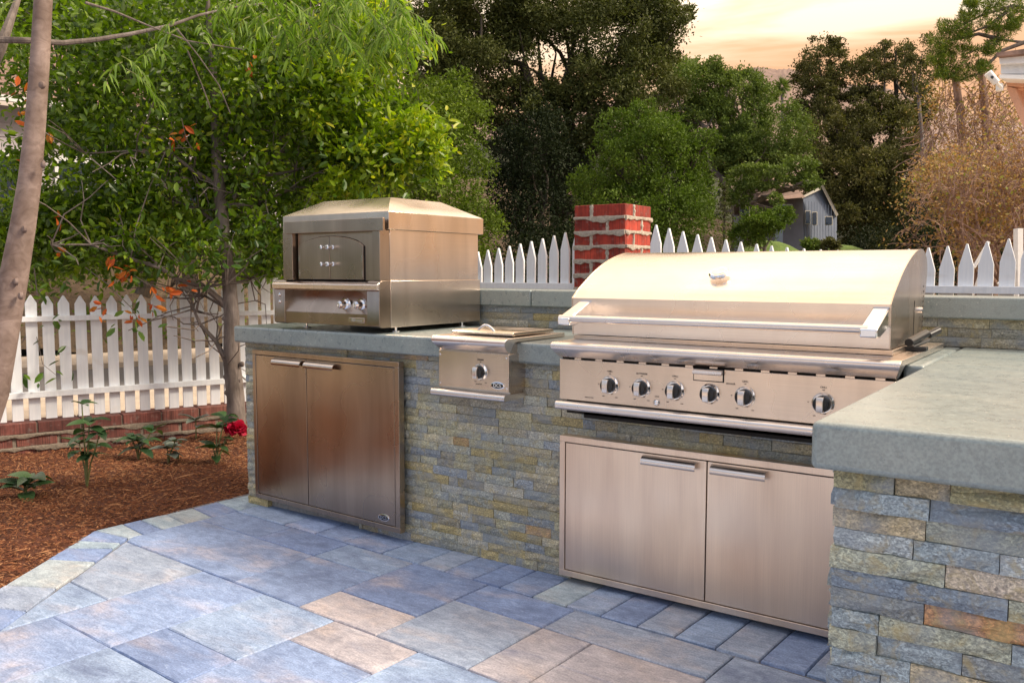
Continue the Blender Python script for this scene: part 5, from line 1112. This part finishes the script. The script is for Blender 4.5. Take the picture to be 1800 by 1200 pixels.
# ------------------------------------------------------------------ grey house in the middle distance
def house_mid():
    t = thing('grey_house', 'blue-grey wooden house with gabled end seen under the trees above the grill', 'house', tuple(at(1380, 460, 36)))
    D = 25.; s = D/F
    def P(px, py, d=0.): q = at(px, py, D+d); return (q[0], q[1], q[2])
    zb = at(1400, 455, D)[2]
    def wall(pts, name, mat, d=.2, parent=t):
        f_ = [P(x, y, o) for x, y, o in pts]; b_ = [P(x, y, o+d) for x, y, o in pts]; m = len(pts)
        return MB().add(f_+b_, [tuple(range(m)), tuple(reversed(range(m, 2*m)))]+[(i, m+i, m+(i+1) % m, (i+1) % m) for i in range(m)]).build(name, M[mat], parent)
    w1 = wall([(1412, 455, 0), (1412, 345, 0), (1447, 330, .6), (1471, 378, 1.2), (1471, 455, 1.2)], 'gable_wall', 'wall_blue')
    w2 = wall([(1290, 455, 2), (1290, 355, 2), (1412, 345, 0), (1412, 455, 0)], 'side_wall', 'wall_warm')
    wall([(1362, 455, -.8), (1362, 362, -.8), (1376, 358, -.8), (1376, 455, -.8)], 'chimney_breast', 'wall_blue')
    wall([(1285, 357, 1.0), (1300, 330, 4), (1385, 316, 4), (1416, 347, -.6)], 'roof', 'shingle_warm', .25)
    wall([(1441, 323, .2), (1446, 323, .2), (1474, 377, .9), (1470, 381, .9)], 'barge_board', 'trim_dim', .3)
    wall([(1410, 345, -.1), (1410, 349, -.1), (1443, 333, .3), (1443, 328, .3)], 'barge_board', 'trim_dim', .3)
    for (x0, x1, y0, y1, w) in ((1415, 1425, 370, 394, w1), (1427.5, 1437, 372, 396, w1), (1450, 1464, 380, 396, w1), (1371, 1393, 359, 382, w2), (1300, 1318, 362, 380, w2)):
        f = wall([(x0, y1, -.12), (x0, y0, -.12), (x1, y0, -.1), (x1, y1, -.1)], 'window', 'trim_dim', .1, w)
        wall([(x0+1.4, y1-1.4, -.16), (x0+1.4, y0+1.4, -.16), (x1-1.4, y0+1.4, -.14), (x1-1.4, y1-1.4, -.14)], 'pane', 'pane', .03, f)
    for k in range(11): x = 1416+k*5; wall([(x, 450, -.03+.11*k/10), (x, 352+k*1, -.03+.11*k/10), (x+.8, 352+k*1, -.03+.11*k/10), (x+.8, 450, -.03+.11*k/10)], 'batten', 'wall_blue', .05, w1)
house_mid()
# grassy mound and verge by the house
def mound(name, px, dep, rx, h, mat):
    c = at(px, 470, dep); n = 20; V_ = [(c[0], c[1], c[2]+h)]; Fc = []
    for r_ in range(1, 6):
        for j in range(n): a = 2*PI*j/n; V_.append((c[0]+rx*r_/5*math.cos(a), c[1]+rx*r_/5*math.sin(a), c[2]+h*math.cos(r_/5*PI/2)-.6*(r_ == 5)))
    for j in range(n): Fc.append((0, 1+j, 1+(j+1) % n))
    for r_ in range(4):
        for j in range(n): a = 1+r_*n; Fc.append((a+j, a+n+j, a+n+(j+1) % n, a+(j+1) % n))
    me = bpy.data.meshes.new(name); me.from_pydata(V_, [], Fc); return tag(link(name, me, mat, smooth=True), kind='structure')
mound('grass_mound', 1350, 22, 1.3, .68, M['lawn']); mound('grass_verge', 1480, 23, 1.2, .6, M['lawn'])
# wooded slope far behind, so no bare horizon shows between the trees
def slope(name, pts, dep, mat, seed, dep2=None):
    g = np.random.default_rng(seed); V_ = []; Fc = []; m = len(pts)
    for i_, (x, y) in enumerate(pts):
        d2 = dep*(1.25)
        lo = at(x, 477, dep); V_ += [(lo[0], lo[1], -.5)]
        hi = at(x, y, d2); mid = at(x, (y+477)/2-6, dep*1.1); V_ += [tuple(mid), tuple(hi)]
        bk = at(x, y+40, d2*1.25); V_ += [(bk[0], bk[1], -.5)]
    for i_ in range(m-1):
        a = i_*4
        for k in range(3): Fc.append((a+k, a+k+1, a+k+5, a+k+4))
    me = bpy.data.meshes.new(name); me.from_pydata(V_, [], Fc); return tag(link(name, me, mat, smooth=True), kind='structure')
gg = random.Random(4)
M['woodfloor'] = mulchmat('wooded_hill', [(.25, (.010, .014, .006)), (.5, (.022, .030, .011)), (.75, (.045, .055, .02))], 1.4)
slope('wooded_hill', [(x, 250+18*math.sin(x*.011)+gg.uniform(-8, 8)) for x in range(-700, 1260, 50)]+[(1280, 330), (1330, 400), (1400, 420), (1480, 380), (1560, 330), (1700, 330), (1850, 320), (2100, 300), (2600, 330)], 46, M['woodfloor'], 1)
P = []; g = np.random.default_rng(91)
for k in range(420):
    x = g.uniform(-300, 1250) if k < 300 else g.uniform(1480, 2000); y = g.uniform(235, 470) if x < 1250 else g.uniform(320, 470); dep = 44+ (470-y)/220*12
    c0 = at(x, y, dep); P.append(c0+g.normal(0, 1, (110, 3))*np.array([1.0, 1.0, .7]))
V_, Fq = leaves(np.concatenate(P), .28, 'rhomb', g, asp=.6); tag(npmesh('distant_woodland', V_, Fq, M['leaf_shade_tint']), 'dark mass of woodland on the slope far behind the fence', 'woodland', kind='stuff')
# hills
hp_ = [(x, y) for x, y in ((-1500, 300), (0, 260), (700, 220), (1000, 190), (1150, 165), (1200, 152), (1240, 142), (1270, 130), (1300, 124), (1335, 118), (1365, 123), (1390, 121), (1430, 135), (1480, 150), (1540, 148), (1570, 160), (1620, 175), (1700, 200), (1900, 240), (2600, 300))]
V_ = []; n2 = 16; g = np.random.default_rng(77); px_ = np.interp(np.linspace(0, 1, 160), np.linspace(0, 1, len(hp_)), [p[0] for p in hp_]); py_ = np.interp(px_, [p[0] for p in hp_], [p[1] for p in hp_])
for j in range(n2+1):
    t = j/n2
    for x, y in zip(px_, py_):
        q = at(x, 477+(y-477)*t**1.15, 1500+900*t); q[2] += math.sin(x*.05+t*9)*9*t*(1-t)*2+math.sin(x*.13+t*5)*5*t*(1-t)*2+g.normal(0, 1.2)*t; V_.append(tuple(q))
i = np.arange(n2*160); i = i[(i % 160) != 159]
tag(npmesh('hills', V_, np.c_[i, i+1, i+161, i+160], M['hill'], smooth=True), kind='structure')

# ------------------------------------------------------------------ eave, lamp and stair at the right
hr = thing('porch_eave', 'corner of white guttered roof eave on a peach bracket at the right edge', 'building', tuple(at(1800, 200, 6.5)))
def quadp(pts, dep0, th, name, mat, parent, bev=.003):
    f_ = [tuple(at(x, y, dep0)) for x, y in pts]; b_ = [tuple(at(x, y, dep0)+np.array([.15, 1., 0])*th) for x, y in pts]; m = len(pts)
    return MB().add(f_+b_, [tuple(range(m)), tuple(reversed(range(m, 2*m)))]+[(i, m+i, m+(i+1) % m, (i+1) % m) for i in range(m)]).build(name, M[mat], parent, bevel=bev)
quadp([(1750, 93), (1900, 72), (1900, 86), (1752, 100)], 6.4, 2.2, 'roof_edge', 'shingle', hr)
quadp([(1756, 101), (1900, 90), (1900, 108), (1757, 113)], 6.45, 2.0, 'gutter_top', 'trim', hr); quadp([(1759, 114), (1900, 109), (1900, 131), (1759, 130)], 6.5, 1.9, 'gutter', 'trim', hr)
quadp([(1757, 131), (1900, 132), (1900, 145), (1757, 138)], 6.45, 1.9, 'gutter_lip', 'trim', hr); quadp([(1768, 139), (1900, 146), (1900, 156), (1770, 152)], 6.6, 1.7, 'soffit', 'peach', hr)
quadp([(1768, 152), (1785, 155), (1812, 222), (1800, 226)], 6.6, .12, 'bracket', 'peach', hr); quadp([(1786, 156), (1900, 157), (1900, 420), (1815, 222)], 6.75, .3, 'wall', 'peach', hr)
fl = thing('floodlight', 'small white security floodlight fixed under the eave', 'lamp', tuple(at(1750, 145, 6.4)))
MB().tube([at(1736, 128, 6.4), at(1752, 146, 6.4)], [.030, .026], 16).build('lamp_head', M['trim'], fl, bevel=.003)
MB().tube([at(1752, 146, 6.42), at(1760, 154, 6.45)], .012, 10).build('arm', M['trim'], fl, smooth=True); MB().tube([at(1757, 148, 6.5), at(1757, 160, 6.5)], .026, 14).build('mount', M['trim'], fl, bevel=.003)
MB().lathe([(.012, 0), (.010, .004)], at(1744, 136, 6.36), -Vector(AF), 12).build('sensor', M['black'], fl)
st = thing('stair_rail', 'white post and sloping handrail beyond the right-hand fence', 'railing', tuple(at(1790, 520, 9)))
MB().tube([at(1790, 540, 9), at(1790, 402, 9)], .045, 4).build('post', M['trim'], st)
MB().tube([at(1700, 545, 9.4), at(1733, 455, 9.2), at(1700, 500, 9.2)][:2], .018, 6).build('brace', M['trim'], st); MB().tube([at(1755, 500, 9), at(1812, 448, 9)], .02, 6).build('handrail', M['trim'], st); MB().tube([at(1712, 470, 9.3), at(1738, 425, 9.3)], .018, 6).build('handrail', M['trim'], st)
# ------------------------------------------------------------------ unseen wall, paving and hedge added to shape reflections in the steel
hw = thing('added_stucco_wall', 'unseen peach stucco wall added behind the viewer to reflect in the steel', 'house', (0, -7.0, 0))
MB().box(-5.5, 10, -7.3, -7.0, -.3, 2.7).build('wall', M['peach_light'], hw); wf = MB().box(1.6, 3.2, -6.998, -6.95, .9, 2.2).build('window', M['trim'], hw); MB().box(1.68, 3.12, -6.952, -6.945, .98, 2.12).build('pane', M['pane'], wf)
MB().box(-5.7, 10.2, -7.6, -6.6, 2.7, 2.82).build('roof', M['shingle'], hw)
tag(MB().box(-6.5, 10, -6.99, -.405, -.3, -.004).build('rear_patio', M['patio_far']), kind='structure')  # unseen paving sheet added for the steel to reflect
tree('added_hedge', 'unseen hedge added behind the viewer to darken reflections in the left doors and oven front', 'hedge', np.array([-10., -3.2, 0]), [(np.array([x, -3.0+.25*math.sin(x*2), .9]), .9, .6, 1.1) for x in (-14, -13, -12, -11, -10, -9, -8, -7.2)], 16000, .11, M['leaf_hedge'], M['bark_dark'], .05, 200, clump=.2, nclump=40, shell=.5)  # out-of-view hedge put in to darken what the steel reflects
#@@END
